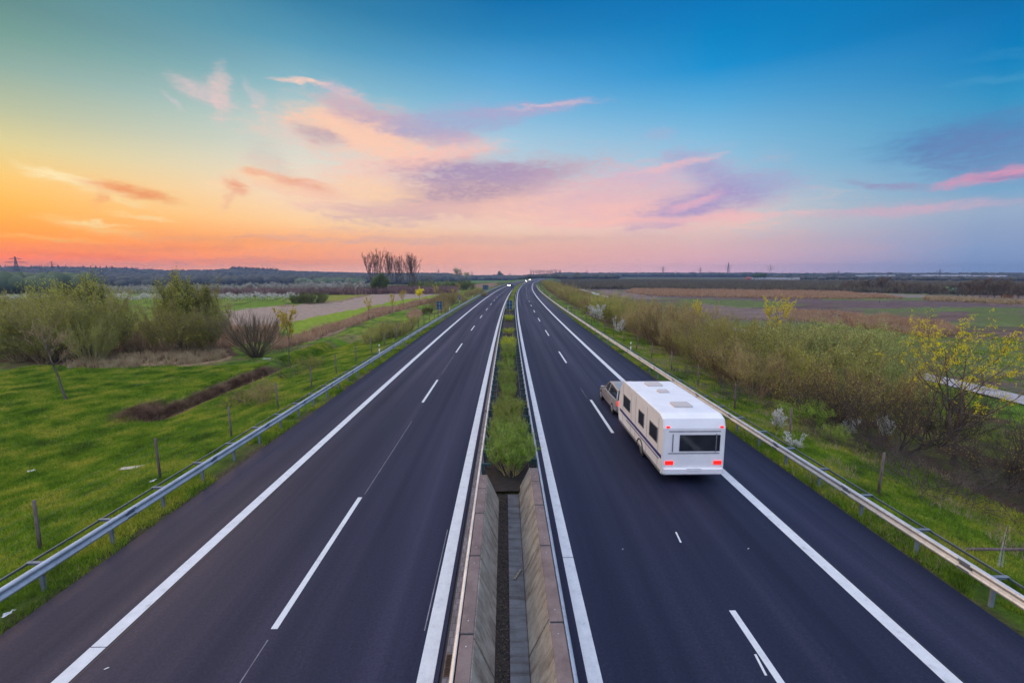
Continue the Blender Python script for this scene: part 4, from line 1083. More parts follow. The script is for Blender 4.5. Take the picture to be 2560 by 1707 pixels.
# --- hedge right of the road
HG = 'shrubs of the long hedge right of the motorway'
def hedge_at(kind, u, s_, h, label, wide=1.0, **kw):
    x, y = at(u, s_); return put_shrub(kind, x, y, h, label, HG, wide=wide, **kw)
L_BR = 'leafless reddish brown shrub in the hedge behind the right fence'
L_OL = 'olive budding shrub in the hedge behind the right fence'
L_PA = 'pale grey green willow in the broad middle of the right hedge'
L_TH = 'thin dark twigged shrub with yellowish buds near the right frame edge'
for (u, s_, h, k, w) in [
   (23.4, 15.5, 3.2, 'T', 1), (26.5, 17.0, 2.5, 'T', 1), (21.6, 18.6, 3.2, 'T', 1), (25, 20.5, 2.9, 'T', 1), (20.4, 22.0, 3.2, 'T', 1), (23.6, 23.6, 3.3, 'T', 1.05), (19.4, 25.2, 3.3, 'T', 1), (26.4, 26.5, 3.0, 'T', 1),
   (22.3, 26.8, 3.8, 'B', 1), (18.8, 28.6, 3.5, 'B', .9), (25.2, 30, 4.2, 'P', .9), (21.6, 30.6, 4.5, 'O', .9), (18.2, 31.8, 3.9, 'B', .8), (28, 34, 4.2, 'P', 1), (24.8, 33, 5.3, 'P', .95), (20.4, 34.6, 4.6, 'O', .85), (17.8, 35.6, 3.7, 'B', .75),
   (28.2, 36.8, 5.3, 'P', 1.0), (23.5, 37.3, 5.0, 'P', .9), (19.4, 38.5, 4.3, 'O', .85), (31.6, 39.5, 4.8, 'P', .9), (26.6, 41, 5.2, 'P', .95), (22, 41.8, 4.6, 'O', .85), (18.4, 42.4, 4.0, 'O', .75), (29.8, 44.5, 4.7, 'O', .9), (25, 45.6, 4.6, 'O', .85), (20.6, 46, 4.3, 'B', .8),
   (17.8, 48.5, 3.6, 'B', .7), (23.4, 49.5, 4.4, 'O', .8), (27.6, 50.5, 4.2, 'O', .85), (19.6, 51.5, 4.6, 'B', .8), (22.4, 54, 5.3, 'B', .85), (18.4, 55.5, 4.4, 'B', .75), (25.8, 56, 4.6, 'O', .8), (20.8, 58.5, 5.5, 'B', .8), (24, 60.5, 5.3, 'B', .8), (18.2, 61.5, 4.6, 'B', .7),
   (21.8, 64, 5.4, 'B', .8), (25.6, 65.5, 5.0, 'O', .8), (18.8, 67, 4.6, 'B', .75), (22.8, 70, 5.2, 'B', .85), (19.6, 73.5, 4.6, 'O', .8), (24.6, 75, 4.8, 'B', .85), (21, 78, 4.6, 'O', .8), (18.4, 81, 4.0, 'O', .8), (23, 84, 4.5, 'O', .9)]:
    k, lb = {'T': (K_HTHIN, L_TH), 'B': (K_HBROWN, L_BR), 'O': (K_HOLIVE, L_OL), 'P': (K_HPALE, L_PA)}[k]
    hedge_at(k, u + R.uniform(-.4, .4), s_, h * R.uniform(.93, 1.05), lb, wide=w * 1.05)
s_ = 88
while s_ < 420:
    for u in (18.6, 22.6):
        k, lb = R.choice([(K_HBROWN, 'brown shrub in the far part of the hedge right of the motorway'), (K_HBROWN, 'brown shrub in the far part of the hedge right of the motorway'), (K_HOLIVE, 'olive green shrub in the far part of the hedge right of the motorway')])
        hedge_at(k, u + R.uniform(-.8, .8), s_ + R.uniform(-1, 1), R.uniform(3.4, 5.2) * (1 if s_ < 260 else .85), lb, wide=.95)
    s_ += 4.2 + s_ * .018
for (px, py, top, lab) in [(2385, 1165, 778, 'large yellow flowering maple at the right, in front of the grey path')]:
    tree_px(K_MAPLE, px, py, top, lab, name='maple_tree', wide=1.0, rz=1.0)
x, y = at(27.5, 45.5); put_tree(K_MAPLE2, x, y, 7.3, 'yellow flowering tree rising from the middle of the right hedge', name='maple_tree', wide=.95)
x, y = at(24.0, 57.5); put_tree(K_MAPLE2, x, y, 6.2, 'thin sparse yellow tree beside the brown shrubs of the hedge', name='maple_tree', wide=.6)
x, y = at(31.5, 19.5); put_tree(K_MAPLE, x, y, 6.4, 'yellow flowering tree cut by the right frame edge', name='maple_tree', wide=.8, rz=3.0)
tree_px(K_BARE, 2296, 1130, 838, 'slim dark bare sapling left of the large yellow maple', name='bare_tree', wide=.55, rz=2)
for (px, py, top, w, lab) in [(1940, 1078, 1020, .8, 'upright white blossoming shrub left of the fence post'), (1985, 1120, 1080, 1.3, 'low white blossoming shrub at the foot of the fence post'), (1490, 806, 761, 1.1, 'white blossoming shrub beside the fence at the far hedge'),
                              (2122, 1092, 1040, .7, 'thin white blossoming twigs low in the hedge, left one'), (2213, 1100, 1040, .8, 'thin white blossoming twigs low in the hedge beside the sapling'), (1548, 838, 792, .7, 'sparse white blossoming shrub in front of the brown hedge')]:
    t = shrub_px(K_WHITE, px, py, top, lab, name='blossom_shrub', wide=w)
shrub_px(K_SPRING, 2012, 1062, 994, 'bright light green shrub at the foot of the hedge', wide=1.1)
shrub_px(K_SPRING, 2085, 1105, 1060, 'small fresh green shrub low between dark twigs', wide=1.0)
shrub_px(K_SPRING, 1462, 785, 768, 'tiny bright green shrub at the far hedge foot', wide=1.0)
for (px, py) in [(1800, 985), (1870, 1010), (2080, 1085), (2150, 1120), (2240, 1150), (2330, 1185), (2420, 1215), (2500, 1240), (2300, 1215), (2390, 1250), (2540, 1200), (2460, 1180), (2200, 1130), (2040, 1075), (1700, 945), (2545, 1290)]:
    x, y, g = PB(px, py); put_shrub(K_BRUSH, x, y, R.uniform(.9, 1.5), 'low tangle of bare brown brushwood along the foot of the right hedge', 'brushwood along the hedge foot', name='brushwood', wide=1.25)

# --- shrubs of the central reserve
def med(kind, u, s_, h, lab, wide=1.0, group=None):
    x, y = at(u, s_); put_shrub(kind, x, y, h, lab, group, name='reserve_shrub', wide=wide, z=.02)
med(K_MEDIAN, .12, 16.85, 1.75, 'large round bright green shrub at the end of the concrete channel', .98)
med(K_MEDIAN, .12, 18.5, 1.55, 'bright green shrub right behind the large round one in the central reserve', .9)
s_ = 19.8
while s_ < 45:
    med(K_MEDLOW, .10 + R.uniform(-.12, .12), s_, R.uniform(.65, 1.15) if s_ > 24 else 1.25, 'low green shrub in the continuous strip between the median guard rails', R.uniform(.6, .85), 'low shrubs of the central strip'); s_ += .95
for (a, lab, n_) in [(46.2, 'yellow green low shrub at the far end of the green strip', 4), (58.0, 'small isolated yellow green shrub between the median rails', 1), (75, 'bright yellow green shrub below the blue median sign', 3), (95, 'low yellow green shrub behind the median sign', 5)]:
    for j in range(n_):
        med(K_MEDYEL, .08, a + j * 1.5, .95, lab, 1.05, None if n_ == 1 else lab)
s_ = 103
while s_ < 420:
    med(K_MEDYEL if R.random() < .5 else K_MEDLOW, .08, s_, .9, 'far low shrub in the central reserve where the motorway bends', 1.3, 'far low shrubs of the central reserve'); s_ += 3.2 + s_ * .015

# --- grass and reeds
def blades(X, Y, Z, h, w, rng, lean=.35, n=3):
    N = len(X) * n
    X = np.repeat(X, n) + rng.normal(size=N) * .03; Y = np.repeat(Y, n) + rng.normal(size=N) * .03; Z = np.repeat(Z, n); h = np.repeat(h, n) * rng.uniform(.6, 1.2, N)
    a = rng.uniform(0, 2 * math.pi, N); lx = rng.normal(size=N) * lean * h; ly = rng.normal(size=N) * lean * h
    w = np.repeat(w * np.ones(len(X) // n), n)
    b0 = np.stack([X - np.cos(a) * w, Y - np.sin(a) * w, Z - .02], 1); b1 = np.stack([X + np.cos(a) * w, Y + np.sin(a) * w, Z - .02], 1); tp = np.stack([X + lx, Y + ly, Z + h], 1)
    return np.stack([b0, b1, tp], 1).reshape(-1, 3), np.arange(N * 3).reshape(N, 3)
def grass_mat(name, c1, c2, c3, sc=.55):
    b = NB(name)
    n = b.noise(sc, 5, .65, b.coord('pos')); n2 = b.noise(9, 3, .6, b.coord('pos'))
    c = b.ramp(n.outputs[0], [(.34, c2), (.48, c1), (.62, c3)])
    c = b.mix(.9, c, b.ramp(n2.outputs[0], [(.3, (.42, .48, .5)), (.7, (1.5, 1.4, 1.3))]), 'MULTIPLY')
    m = b.set(c, .8, spec=.2)
    t = b.n('ShaderNodeBsdfTranslucent'); b.L.new(c, t.inputs[0]); mx = b.n('ShaderNodeMixShader'); mx.inputs[0].default_value = .3
    b.L.new(b.p.outputs[0], mx.inputs[1]); b.L.new(t.outputs[0], mx.inputs[2]); b.L.new(mx.outputs[0], b.out.inputs[0])
    return m
M_GRASS = grass_mat('grass blades', (.18, .31, .018), (.075, .145, .012), (.40, .42, .05))
M_REED = grass_mat('dry reed', (.42, .27, .17), (.30, .18, .11), (.52, .40, .27), .8)
M_STRAW = grass_mat('dry straw', (.40, .31, .18), (.24, .17, .10), (.50, .42, .26), .8)
def scatter(name, label, n, u0, u1, s0, s1, hmin, hmax, w, mat, mask=None, seed=1, pw=1.0, lean=.35, nb=3):
    rng = np.random.default_rng(seed)
    Y = s0 + (s1 - s0) * rng.uniform(0, 1, n) ** pw; u = rng.uniform(u0, u1, n); X = u + cshift(Y)
    if mask is not None:
        k = mask(X, Y, u); X, Y = X[k], Y[k]
    Z = gz(X, Y); h = rng.uniform(hmin, hmax, len(X)) * (.6 + .8 * fbm(X * .4, Y * .4, seed, 3))
    w_ = w * (1 + np.hypot(X, Y) / 40.0)
    V, T = blades(X, Y, Z, h, w_, rng, lean, nb)
    return tag(link(name, nmesh(name, V, T, mat)), label, 'grass', kind='stuff')
dens = lambda f: (lambda X, Y, u: fbm(X * .5, Y * .5, 91, 3) > f)
scatter('grass', 'green grass along the left verge under the guard rail', 41600, -13.4, -11.05, 3, 75, .08, .26, .006, M_GRASS, dens(.40), 2, 1.5)
scatter('grass', 'green grass on the left bank below the fence', 230000, -22.3, -12.4, 4, 60, .06, .22, .008, M_GRASS, dens(.12), 3, 1.5)
scatter('grass', 'green meadow grass beyond the ditch on the left', 250000, -48, -24.2, 10, 46, .06, .22, .009, M_GRASS, dens(.12), 4, 1.2)
scatter('grass', 'green grass along the right verge under the guard rail', 41600, 11.25, 13.4, 3, 80, .10, .32, .006, M_GRASS, dens(.38), 5, 1.5)
scatter('grass', 'green grass on the right bank in front of the hedge', 90000, 12.6, 19.5, 5, 70, .05, .18, .008, M_GRASS, dens(.2), 6, 1.5)
scatter('grass', 'green grass left of the culvert where the ditch begins', 60000, -24.8, -21.8, 6, 60, .06, .22, .008, M_GRASS, lambda X, Y, u: (Y < 28.5) | (Y > 48) | (u > -22.2), 12, 1.4)
scatter('grass', 'short grass between the hedge and the grey path', 26000, 26, 37, 14, 80, .08, .2, .010, M_GRASS, dens(.45), 7, 1.2)
scatter('grass', 'grass of the meadow beyond the grey path', 30000, 40.5, 75, 22, 80, .08, .22, .014, M_GRASS, dens(.5), 8, 1.1)
scatter('dry_grass', 'dry straw mixed into the verges of the motorway', 20000, 11.3, 20, 5, 60, .12, .35, .006, M_STRAW, dens(.52), 9, 1.4)
scatter('dry_grass', 'dry straw scattered over the left bank and meadow', 26000, -40, -11.3, 6, 60, .06, .25, .006, M_STRAW, dens(.54), 10, 1.4)
def reed_patch(poly, n, h0, h1, label, mat=M_REED, w=.012, seed=1, nb=4, lean=.16):
    rng = np.random.default_rng(seed); P = polyw(poly); xs = [p[0] for p in P]; ys_ = [p[1] for p in P]
    X = rng.uniform(min(xs), max(xs), n); Y = rng.uniform(min(ys_), max(ys_), n); k = inpoly(P, X, Y); X, Y = X[k], Y[k]
    k = fbm(X * .5, Y * .5, seed + 5, 3) > .36; X, Y = X[k], Y[k]
    Z = gz(X, Y); h = rng.uniform(h0, h1, len(X)) * (.5 + fbm(X * .3, Y * .3, seed, 2))
    V, T = blades(X, Y, Z, h, w * (1 + np.hypot(X, Y) / 50.0), rng, lean, nb)
    tag(link('dry_reeds', nmesh('dry_reeds', V, T, mat)), label, 'reeds', kind='stuff')
reed_patch([(165,912),(390,886),(560,880),(568,893),(480,908),(390,918),(170,926)], 9000, .3, .8, 'pale dry reeds in front of the left willow thicket', M_STRAW, seed=21)
reed_patch([(310,880),(385,880),(385,858),(310,858)], 1500, 1.2, 2.3, 'tall dry reeds between the two willow clumps', M_STRAW, seed=22)
reed_patch([(500,800),(600,822),(695,816),(700,850),(567,868),(500,870)], 16000, .5, 1.1, 'pinkish dry reeds behind the ball shaped willow', seed=23)
reed_patch([(676,872),(695,850),(800,826),(884,797),(935,776),(996,767),(1047,757),(1097,746),(1115,750),(1052,764),(1010,775),(935,796),(898,812),(828,832),(780,850),(695,875)], 30000, .5, 1.2, 'long pinkish strip of dry reeds beside the left bank', seed=24)
reed_patch([(1050,800),(1060,785),(1040,775),(1015,790),(1030,808)], 3000, .4, 1.0, 'pale dry reeds by the dark round shrub', seed=25)
reed_patch([(2100,795),(2350,815),(2400,838),(2330,846),(2150,822)], 26000, .6, 1.5, 'pinkish dry reeds on the moor right of the hedge', seed=26)
reed_patch([(1590,722),(1960,722),(2200,739),(2260,747),(1960,747),(1650,741),(1560,731)], 40000, .6, 1.3, 'broad pink brown reed bed on the far moor', seed=27, w=.02)
reed_patch([(2310,745),(2560,755),(2560,762),(2310,752)], 6000, .6, 1.3, 'pale reed strip on the far moor at right', M_STRAW, seed=28, w=.02)
reed_patch([(1960,775),(2100,780),(2200,800),(2150,822),(1960,800)], 9000, .3, .8, 'brown tussocks on the moor behind the hedge', seed=29)
# dead brown stalks along the ditch
rng = np.random.default_rng(31); N = 4200
Y = rng.uniform(29, 44, N); u = -23.65 + rng.normal(size=N) * .13; near = rng.uniform(0, 1, N) < .4; Y[near] = rng.normal(size=near.sum()) * .8 + 29.6; u[near] = -24.1 + rng.normal(size=near.sum()) * .6
X = u + cshift(Y); V, T = blades(X, Y, gz(X, Y), np.full(N, .33), np.full(N, .012), rng, .8, 3)
M_DEAD = grass_mat('dead brown stalks', (.16, .095, .06), (.08, .05, .035), (.30, .20, .13), .9)
tag(link('dead_stalks', nmesh('dead_stalks', V, T, M_DEAD)), 'tangled dead brown stalks along the ditch on the left', 'dead plants', kind='stuff')
M_MUD = simple('orange muddy water', (.30, .17, .085), (.16, .09, .05), 1.2, .15, kind='pos')
sheet('ditch_water', [(-23.35, -1.98), (-22.1, -1.98)], 28.5, 50, M_MUD, kind='structure')
M_PATH = simple('pale gravel path', (.40, .37, .36), (.27, .25, .245), .8, .9, kind='pos', detail=8)
S = np.array(svals(14, 330)); pu = np.linspace(37.4, 40.1, 4)
PX = pu[None] + cshift(S)[:, None]; PY = np.repeat(S[:, None], 4, 1); PZ = np.full(PX.shape, 0.0); PZ[:] = (gz(PX, PY)).max(1)[:, None] + .05
ii = np.arange(PX.size).reshape(PX.shape); Q = np.stack([ii[:-1, :-1], ii[:-1, 1:], ii[1:, 1:], ii[1:, :-1]], -1).reshape(-1, 4)
tag(link('path', nmesh('path', np.stack([PX, PY, PZ], -1).reshape(-1, 3), Q, M_PATH, True)), kind='structure')

# ------------------------------------------------------------------ far woods, pylons, buildings
def blob_template(seed, cone=False):
    import bmesh
    bm = bmesh.new(); bmesh.ops.create_icosphere(bm, subdivisions=2, radius=1.0)
    V = np.array([v.co[:] for v in bm.verts]); T = np.array([[v.index for v in f.verts] for f in bm.faces]); bm.free()
    n = fbm(V[:, 0] * 1.9 + seed, V[:, 1] * 1.9 + V[:, 2] * 1.3, seed, 3)
    if cone:
        t = (V[:, 2] + 1) / 2; V[:, :2] *= (1.15 * (1 - t) ** .8 + .03)[:, None] * (.8 + .5 * n)[:, None] * .62; V[:, 2] = t * 2.2 - .7
    else: V = V * (.72 + .6 * n)[:, None]
    return V, T
TB = [blob_template(s_) for s_ in (1, 2, 3, 4)]; TC = [blob_template(s_, True) for s_ in (5, 6)]
def wood(name, label, X, Y, h, w, mat, conif=None, seed=1, sink=.5):
    rng = np.random.default_rng(seed); Vs, Ts, o = [], [], 0
    Z = gz(X, Y)
    for i in range(len(X)):
        c = conif is not None and conif[i]
        V, T = (TC if c else TB)[rng.integers(0, 2 if c else 4)]
        a = rng.uniform(0, 6.28); ca, sa_ = math.cos(a), math.sin(a); ww = w[i] * (.62 if c else 1)
        P = np.stack([(V[:, 0] * ca - V[:, 1] * sa_) * ww / 2 + X[i], (V[:, 0] * sa_ + V[:, 1] * ca) * ww / 2 + Y[i], V[:, 2] * h[i] * .5 + Z[i] + h[i] * sink], 1)
        Vs.append(P); Ts.append(T + o); o += len(P)
    return tag(link(name, nmesh(name, np.concatenate(Vs), np.concatenate(Ts), mat, False)), label, 'woodland', kind='stuff')
M_WOODS = simple('mixed far woodland', (.08, .075, .045), (.025, .03, .022), .03, .95, kind='pos', rnd=0, detail=8)
M_WOODG = simple('greening far woodland', (.10, .13, .05), (.05, .07, .03), .03, .95, kind='pos', detail=8)
M_CONIF = simple('dark conifers', (.03, .045, .025), (.015, .022, .014), .05, .95, kind='pos', detail=6)
rng = np.random.default_rng(77)
def azpts(n, a0, a1, d0, d1):
    a = np.radians(rng.uniform(a0, a1, n)); d = rng.uniform(d0, d1, n); return np.sin(a) * d, np.cos(a) * d
X, Y = azpts(5200, -62, -5.2, 1120, 1830)
wood('ridge_wood', 'wooded blue ridge along the left horizon', X, Y, rng.uniform(9, 15, len(X)), rng.uniform(11, 19, len(X)), M_WOODS, seed=1)
X, Y = azpts(260, -50.5, -36.5, 1600, 1800)
wood('conifer_wood', 'dark conifers on the crest of the ridge at far left', X, Y, rng.uniform(6, 17, len(X)), rng.uniform(8, 16, len(X)), M_CONIF, np.ones(len(X), bool), 2)
X, Y = azpts(260, -30.5, -26, 1640, 1800)
wood('conifer_wood', 'dark conifers on the crest of the middle of the ridge', X, Y, rng.uniform(12, 18, len(X)), rng.uniform(9, 13, len(X)), M_CONIF, np.ones(len(X), bool), 3)
X, Y = azpts(420, -58, -41.8, 470, 640)
wood('marsh_wood', 'rounded greenish trees at the foot of the ridge at far left', X, Y, rng.uniform(11, 16, len(X)), rng.uniform(13, 20, len(X)), M_WOODG, seed=4)
X, Y = azpts(900, -42, -9, 860, 1120)
wood('marsh_wood', 'hazy mixed trees at the foot of the ridge', X, Y, rng.uniform(9, 17, len(X)), rng.uniform(12, 20, len(X)), M_WOODS, seed=5)
X, Y = azpts(240, -24, -17, 820, 950)
wood('marsh_wood', 'pale green trees in front of the ridge behind the orchard', X, Y, rng.uniform(9, 13, len(X)), rng.uniform(12, 18, len(X)), M_WOODG, seed=6)
# flat horizon woods centre and right
for (a0, a1, d0, d1, n, h0, h1, lab) in [(-6, 3.5, 1400, 2300, 700, 9, 16, 'low dark woods on the horizon left of the bend'), (2, 14, 900, 1500, 420, 6, 10, 'dark low belt of trees right of the bend'), (3, 30, 1700, 2400, 1600, 10, 17, 'blue line of woods on the right horizon'), (24, 55, 1700, 2400, 1800, 9, 15, 'blue woods along the horizon at far right'),
                                          (30, 55, 900, 1400, 500, 4, 7, 'dark bushes dotted along the far field edge at right')]:
    X, Y = azpts(n, a0, a1, d0, d1)
    wood('horizon_wood', lab, X, Y, rng.uniform(h0, h1, n), rng.uniform(h0 * 1.2, h1 * 1.8, n), M_WOODS, seed=n)
# right orchards: fine bare rows reading as one grey green mass
M_ORCHR = simple('bare orchard rows', (.16, .14, .09), (.07, .065, .045), .25, .95, kind='pos', detail=6)
def orchard_rows(a0, a1, d0, d1, n, h0, h1, lab, mat, seed, w=.5):
    a = np.radians(rng.uniform(a0, a1, n)); d = d0 * (d1 / d0) ** rng.uniform(0, 1, n)
    X, Y = np.sin(a) * d, np.cos(a) * d; Y = np.round(Y / 7.0) * 7.0
    V, T = blades(X, Y, gz(X, Y), rng.uniform(h0, h1, n), np.full(n, w), rng, .25, 3)
    tag(link('orchard_rows', nmesh('orchard_rows', V, T, mat)), lab, 'orchard', kind='stuff')
orchard_rows(7, 58, 290, 760, 42000, 1.8, 3.2, 'grey green bare orchard rows across the right background', M_ORCHR, 7, .22)
orchard_rows(-33, -6, 222, 330, 14000, 2.0, 3.4, 'brownish pink orchard rows behind the grey white trees', simple('pink brown orchard twigs', (.28, .17, .15), (.13, .08, .07), .3, .95, kind='pos'), 8, .2)
# the bare tree line on the right
lst = [(2112, 727, 703), (2128, 728, 698), (2145, 729, 700), (2162, 730, 696), (2178, 730, 699), (2195, 731, 692), (2208, 731, 690), (2222, 732, 697), (2242, 733, 704), (2260, 734, 703), (2280, 735, 705), (2300, 736, 704), (2322, 737, 708), (2345, 738, 706), (2366, 738, 708), (2396, 739, 706), (2415, 741, 703), (2432, 742, 698), (2450, 743, 695), (2468, 744, 690), (2486, 744, 698), (2503, 745, 695), (2524, 746, 702), (2545, 747, 706), (2568, 748, 705)]
for (px, py, top) in lst:
    tree_px(K_FARBARE, px, py, top, 'dark bare tree in the line behind the green hut on the moor', 'dark bare trees behind the green hut', name='bare_tree', wide=1.0)
for (px, py, top, w) in [(1885, 700.5, 685, .85), (1893, 700.5, 683.5, .85), (1902, 700.5, 682, .9), (1911, 700.5, 683, .8)]:
    tree_px(K_FARDARK, px, py, top, 'green leafy tree in the lone clump on the right horizon', 'green trees of the lone clump', name='clump_tree', wide=w)
tree_px(K_FARBARE, 1448, 697, 681, 'lone small tree right of the distant poplar row', name='far_tree', wide=.6)

M_PYL = simple('grey lattice steel', (.10, .10, .11), (.06, .06, .07), .2, .7)
def pylon(px, top, dist, label, arms=3, group='power pylons on the horizon', wide=1.0, thick=1.0):
    wx, wy, wz = ray(px, 686); k = dist / math.hypot(wx, wy); x, y = wx * k, wy * k; g = gh(x, y)
    wx, wy, wz = ray(px, top); z = CAMH + wz * dist / math.hypot(wx, wy); h = z - g
    t = thing('power_pylon', label, 'pylon', (x, y, g), math.radians(R.uniform(-25, 25)) - math.atan2(x, y), group)
    b = h * .085; th = h * .007 * thick
    m = MB(); lv = [0, .18, .34, .48, .60, .72, .84, 1.0]; wd = [b * (1 - v * .92) for v in lv]
    for sx in (-1, 1):
        for sy in (-1, 1): m.tube([(sx * w_, sy * w_, v * h) for v, w_ in zip(lv, wd)], th, 4)
    for i in range(len(lv) - 1):
        for sgn_ in (-1, 1):
            for s2 in (-1, 1):
                m.tube([(-s2 * wd[i], sgn_ * wd[i], lv[i] * h), (s2 * wd[i + 1], sgn_ * wd[i + 1], lv[i + 1] * h)], th * .6, 3)
                m.tube([(sgn_ * wd[i], -s2 * wd[i], lv[i] * h), (sgn_ * wd[i + 1], s2 * wd[i + 1], lv[i + 1] * h)], th * .6, 3)
    m.build('tower', M_PYL, t)
    for j, (v, w_) in enumerate([(.66, .21), (.80, .27), (.92, .14)][:arms] if arms > 1 else [(.85, .16)]):
        m = MB(); w_ *= h * wide
        m.tube([(-w_, 0, v * h), (w_, 0, v * h)], th * .8, 4); m.tube([(-w_, 0, v * h), (0, 0, v * h + h * .035), (w_, 0, v * h)], th * .6, 4)
        for q in (-1, -.55, .55, 1): m.tube([(q * w_, 0, v * h), (q * w_, 0, v * h - h * .03)], th * .7, 4)
        m.build('cross_arm', M_PYL, t)
    return (x, y, g, h)
p1 = pylon(44, 641, 1080, 'large lattice pylon above the conifers at the far left', 3)
p2 = pylon(133, 653, 1400, 'smaller lattice pylon, second from the left above the conifers', 3)
for (px, top, lab) in [(1820, 656, 'tallest thin pylon right of the bend, left of the green clump'), (1925, 661, 'thin pylon just right of the green tree clump'), (1657, 664, 'thin pylon halfway between bend and clump'), (1750, 668, 'faint mast left of the tallest thin pylon'), (1774, 676, 'short pylon left of the tallest thin pylon'), (1467, 675, 'small pylon right of the lone small tree'),
                       (1532, 676, 'small pylon over the dark tree belt'), (1592, 677, 'small pylon right of the dark tree belt'), (1690, 677, 'small faint pylon near the middle of the right horizon'), (1733, 677, 'small faint pylon over the orchard rows'), (2096, 675, 'pylon over the white roofs at right'), (2220, 678, 'pylon right of the long white roofs'), (2349, 672, 'pylon on the horizon left of the green hut'),
                       (1275, 680, 'small pylon left of the distant poplars'), (1096, 672, 'thin pylon between poplars and round tree'), (1180, 678, 'thin pylon right of the round tree')]:
    pylon(px, top, 1300, lab, 2, thick=1.0)

M_WHT = simple('white sheet roof', (.32, .33, .36), (.25, .26, .3), .1, .5)
M_GRYW = simple('pale wall', (.55, .5, .47), (.4, .38, .36), .2, .8)
M_REDB = simple('red brick', (.35, .10, .07), (.24, .07, .05), 2, .8)
def shed(px, dist, w, h, d, roof, wall, label, rz=0.0, group=None, top=None):
    wx, wy, wz = ray(px, 690); k = dist / math.hypot(wx, wy); x, y = wx * k, wy * k; g = gh(x, y)
    t = thing('building', label, 'building', (x, y, g), rz - math.atan2(x, y), group)
    m = MB(); m.box((0, 0, h * .32), (w, d, h * .68)); m.build('wall', wall, t)
    m = MB(); e = .25
    vs = [(-w / 2 - e, -d / 2 - e, h * .66), (w / 2 + e, -d / 2 - e, h * .66), (w / 2 + e, 0, h), (-w / 2 - e, 0, h), (w / 2 + e, d / 2 + e, h * .66), (-w / 2 - e, d / 2 + e, h * .66)]
    m.add(vs, [(0, 1, 2, 3), (3, 2, 4, 5), (0, 3, 5), (1, 4, 2), (0, 5, 4, 1)]); m.build('roof', roof, t)
    m = MB()
    for q in range(int(w // 6)): m.box((-w / 2 + 3 + q * 6, -d / 2 - .04, h * .34), (1.6, .06, h * .22))
    m.build('window_band', M_JOINT, t)
    return t
G_W = 'white roofed sheds on the far right'
for (px, dist, w, h, lab) in [(1935, 900, 75, 3.4, 'long low white roofed shed right of the green clump'), (2178, 1650, 70, 7, 'long white hall on the horizon below a pylon'), (2212, 1650, 45, 7.5, 'short white hall right of the long one on the horizon'),
                          (2300, 1700, 36, 8, 'small white hall right of the horizon pylon'), (2335, 1650, 30, 8.5, 'bright white gabled hall near the horizon'), (2385, 1650, 60, 8, 'white hall above the green hut'), (2432, 1650, 80, 7, 'long white hall right above the green hut'), (2490, 1700, 40, 7, 'white hall near the right frame edge')]:
    shed(px, dist, w, h, 14, M_WHT, M_GRYW, lab, 0, G_W)
shed(1871, 790, 7, 5.5, 8, M_REDB, M_REDB, 'small red brick building beside the green tree clump', .3)
for (px, dist, w, h, lab) in [(1480 / 3.92 + 0, 0, 0, 0, '')][:0]: pass
for (px, lab) in [(680, 'low white roof seen beyond the orchard at left, nearest one'), (757, 'low white roof beyond the orchard, middle one'), (808, 'pale farm roof beyond the orchard left of the poplars')]:
    shed(px, 620, 14 if px < 800 else 26, 4.5, 9, M_WHT, M_GRYW, lab, .1, 'low farm roofs beyond the orchard')

# green hut on skids and timber rack
x, y, g = PB(2376, 733)
t = thing('field_hut', 'pale green tilted hut standing on the moor in front of the bare trees', 'hut', (x, y, g), -math.atan2(x, y) + .5)
M_HUT = simple('pale green paint', (.20, .52, .27), (.14, .40, .21), 1.5, .7); M_HUTD = simple('dark hut opening', (.02, .03, .02), None, 2, .8)
m = MB(); m.box((0, 0, 1.75), (3.0, 2.6, 2.1), ry=math.radians(7)); m.build('cabin', M_HUT, t)
m = MB(); m.box((.15, 0, 2.86), (3.2, 2.8, .1), ry=math.radians(7)); m.build('roof', M_HUT, t)
for q in (-.75, .75):
    m = MB(); m.box((q, -1.32, 2.0 - q * .12), (.55, .05, .55), ry=math.radians(7)); m.build('window', M_HUTD, t)
for q in (-1.2, 1.2):
    for w_ in (-1.0, 1.0):
        m = MB(); m.tube([(q, w_, -.1), (q * .95, w_ * .95, .9 - q * .1)], .07, 6); m.build('leg', M_POST, t)
x, y, g = PB(2519, 745)
t = thing('timber_rack', 'low rack of stacked orange timber at the foot of the bare trees', 'timber rack', (x, y, g), -math.atan2(x, y))
M_ORW = simple('fresh orange timber', (.50, .27, .12), (.34, .17, .08), 2, .8)
m = MB(); m.box((0, 0, 1.55), (5.6, 1.6, .1)); m.build('roof', M_TWIGG, t)
for q in (-2.6, -1.0, 1.4, 2.6):
    m = MB(); m.box((q, -.6, .7), (.12, .12, 1.6)); m.build('post', M_ORW, t)
m = MB()
for i in range(8):
    m.box((R.uniform(-.1, .1), 0, .2 + i * .15), (2.9, 1.0, .11))
m.build('timber_stack', M_ORW, t)
# small stakes on the moor
for (px, py, tp) in [(2331, 733, 722), (2394, 736, 728), (2541, 748, 733), (2198, 757, 750)]:
    x, y, g, h = PH(px, py, tp); m = MB(); m.tube([(0, 0, -.1), (0, 0, h)], .09, 6)
    tag(m.build('field_stake', M_POST, loc=(x, y, g)), 'thin grey stake standing on the far moor at right', 'stake', 'stakes on the far moor')

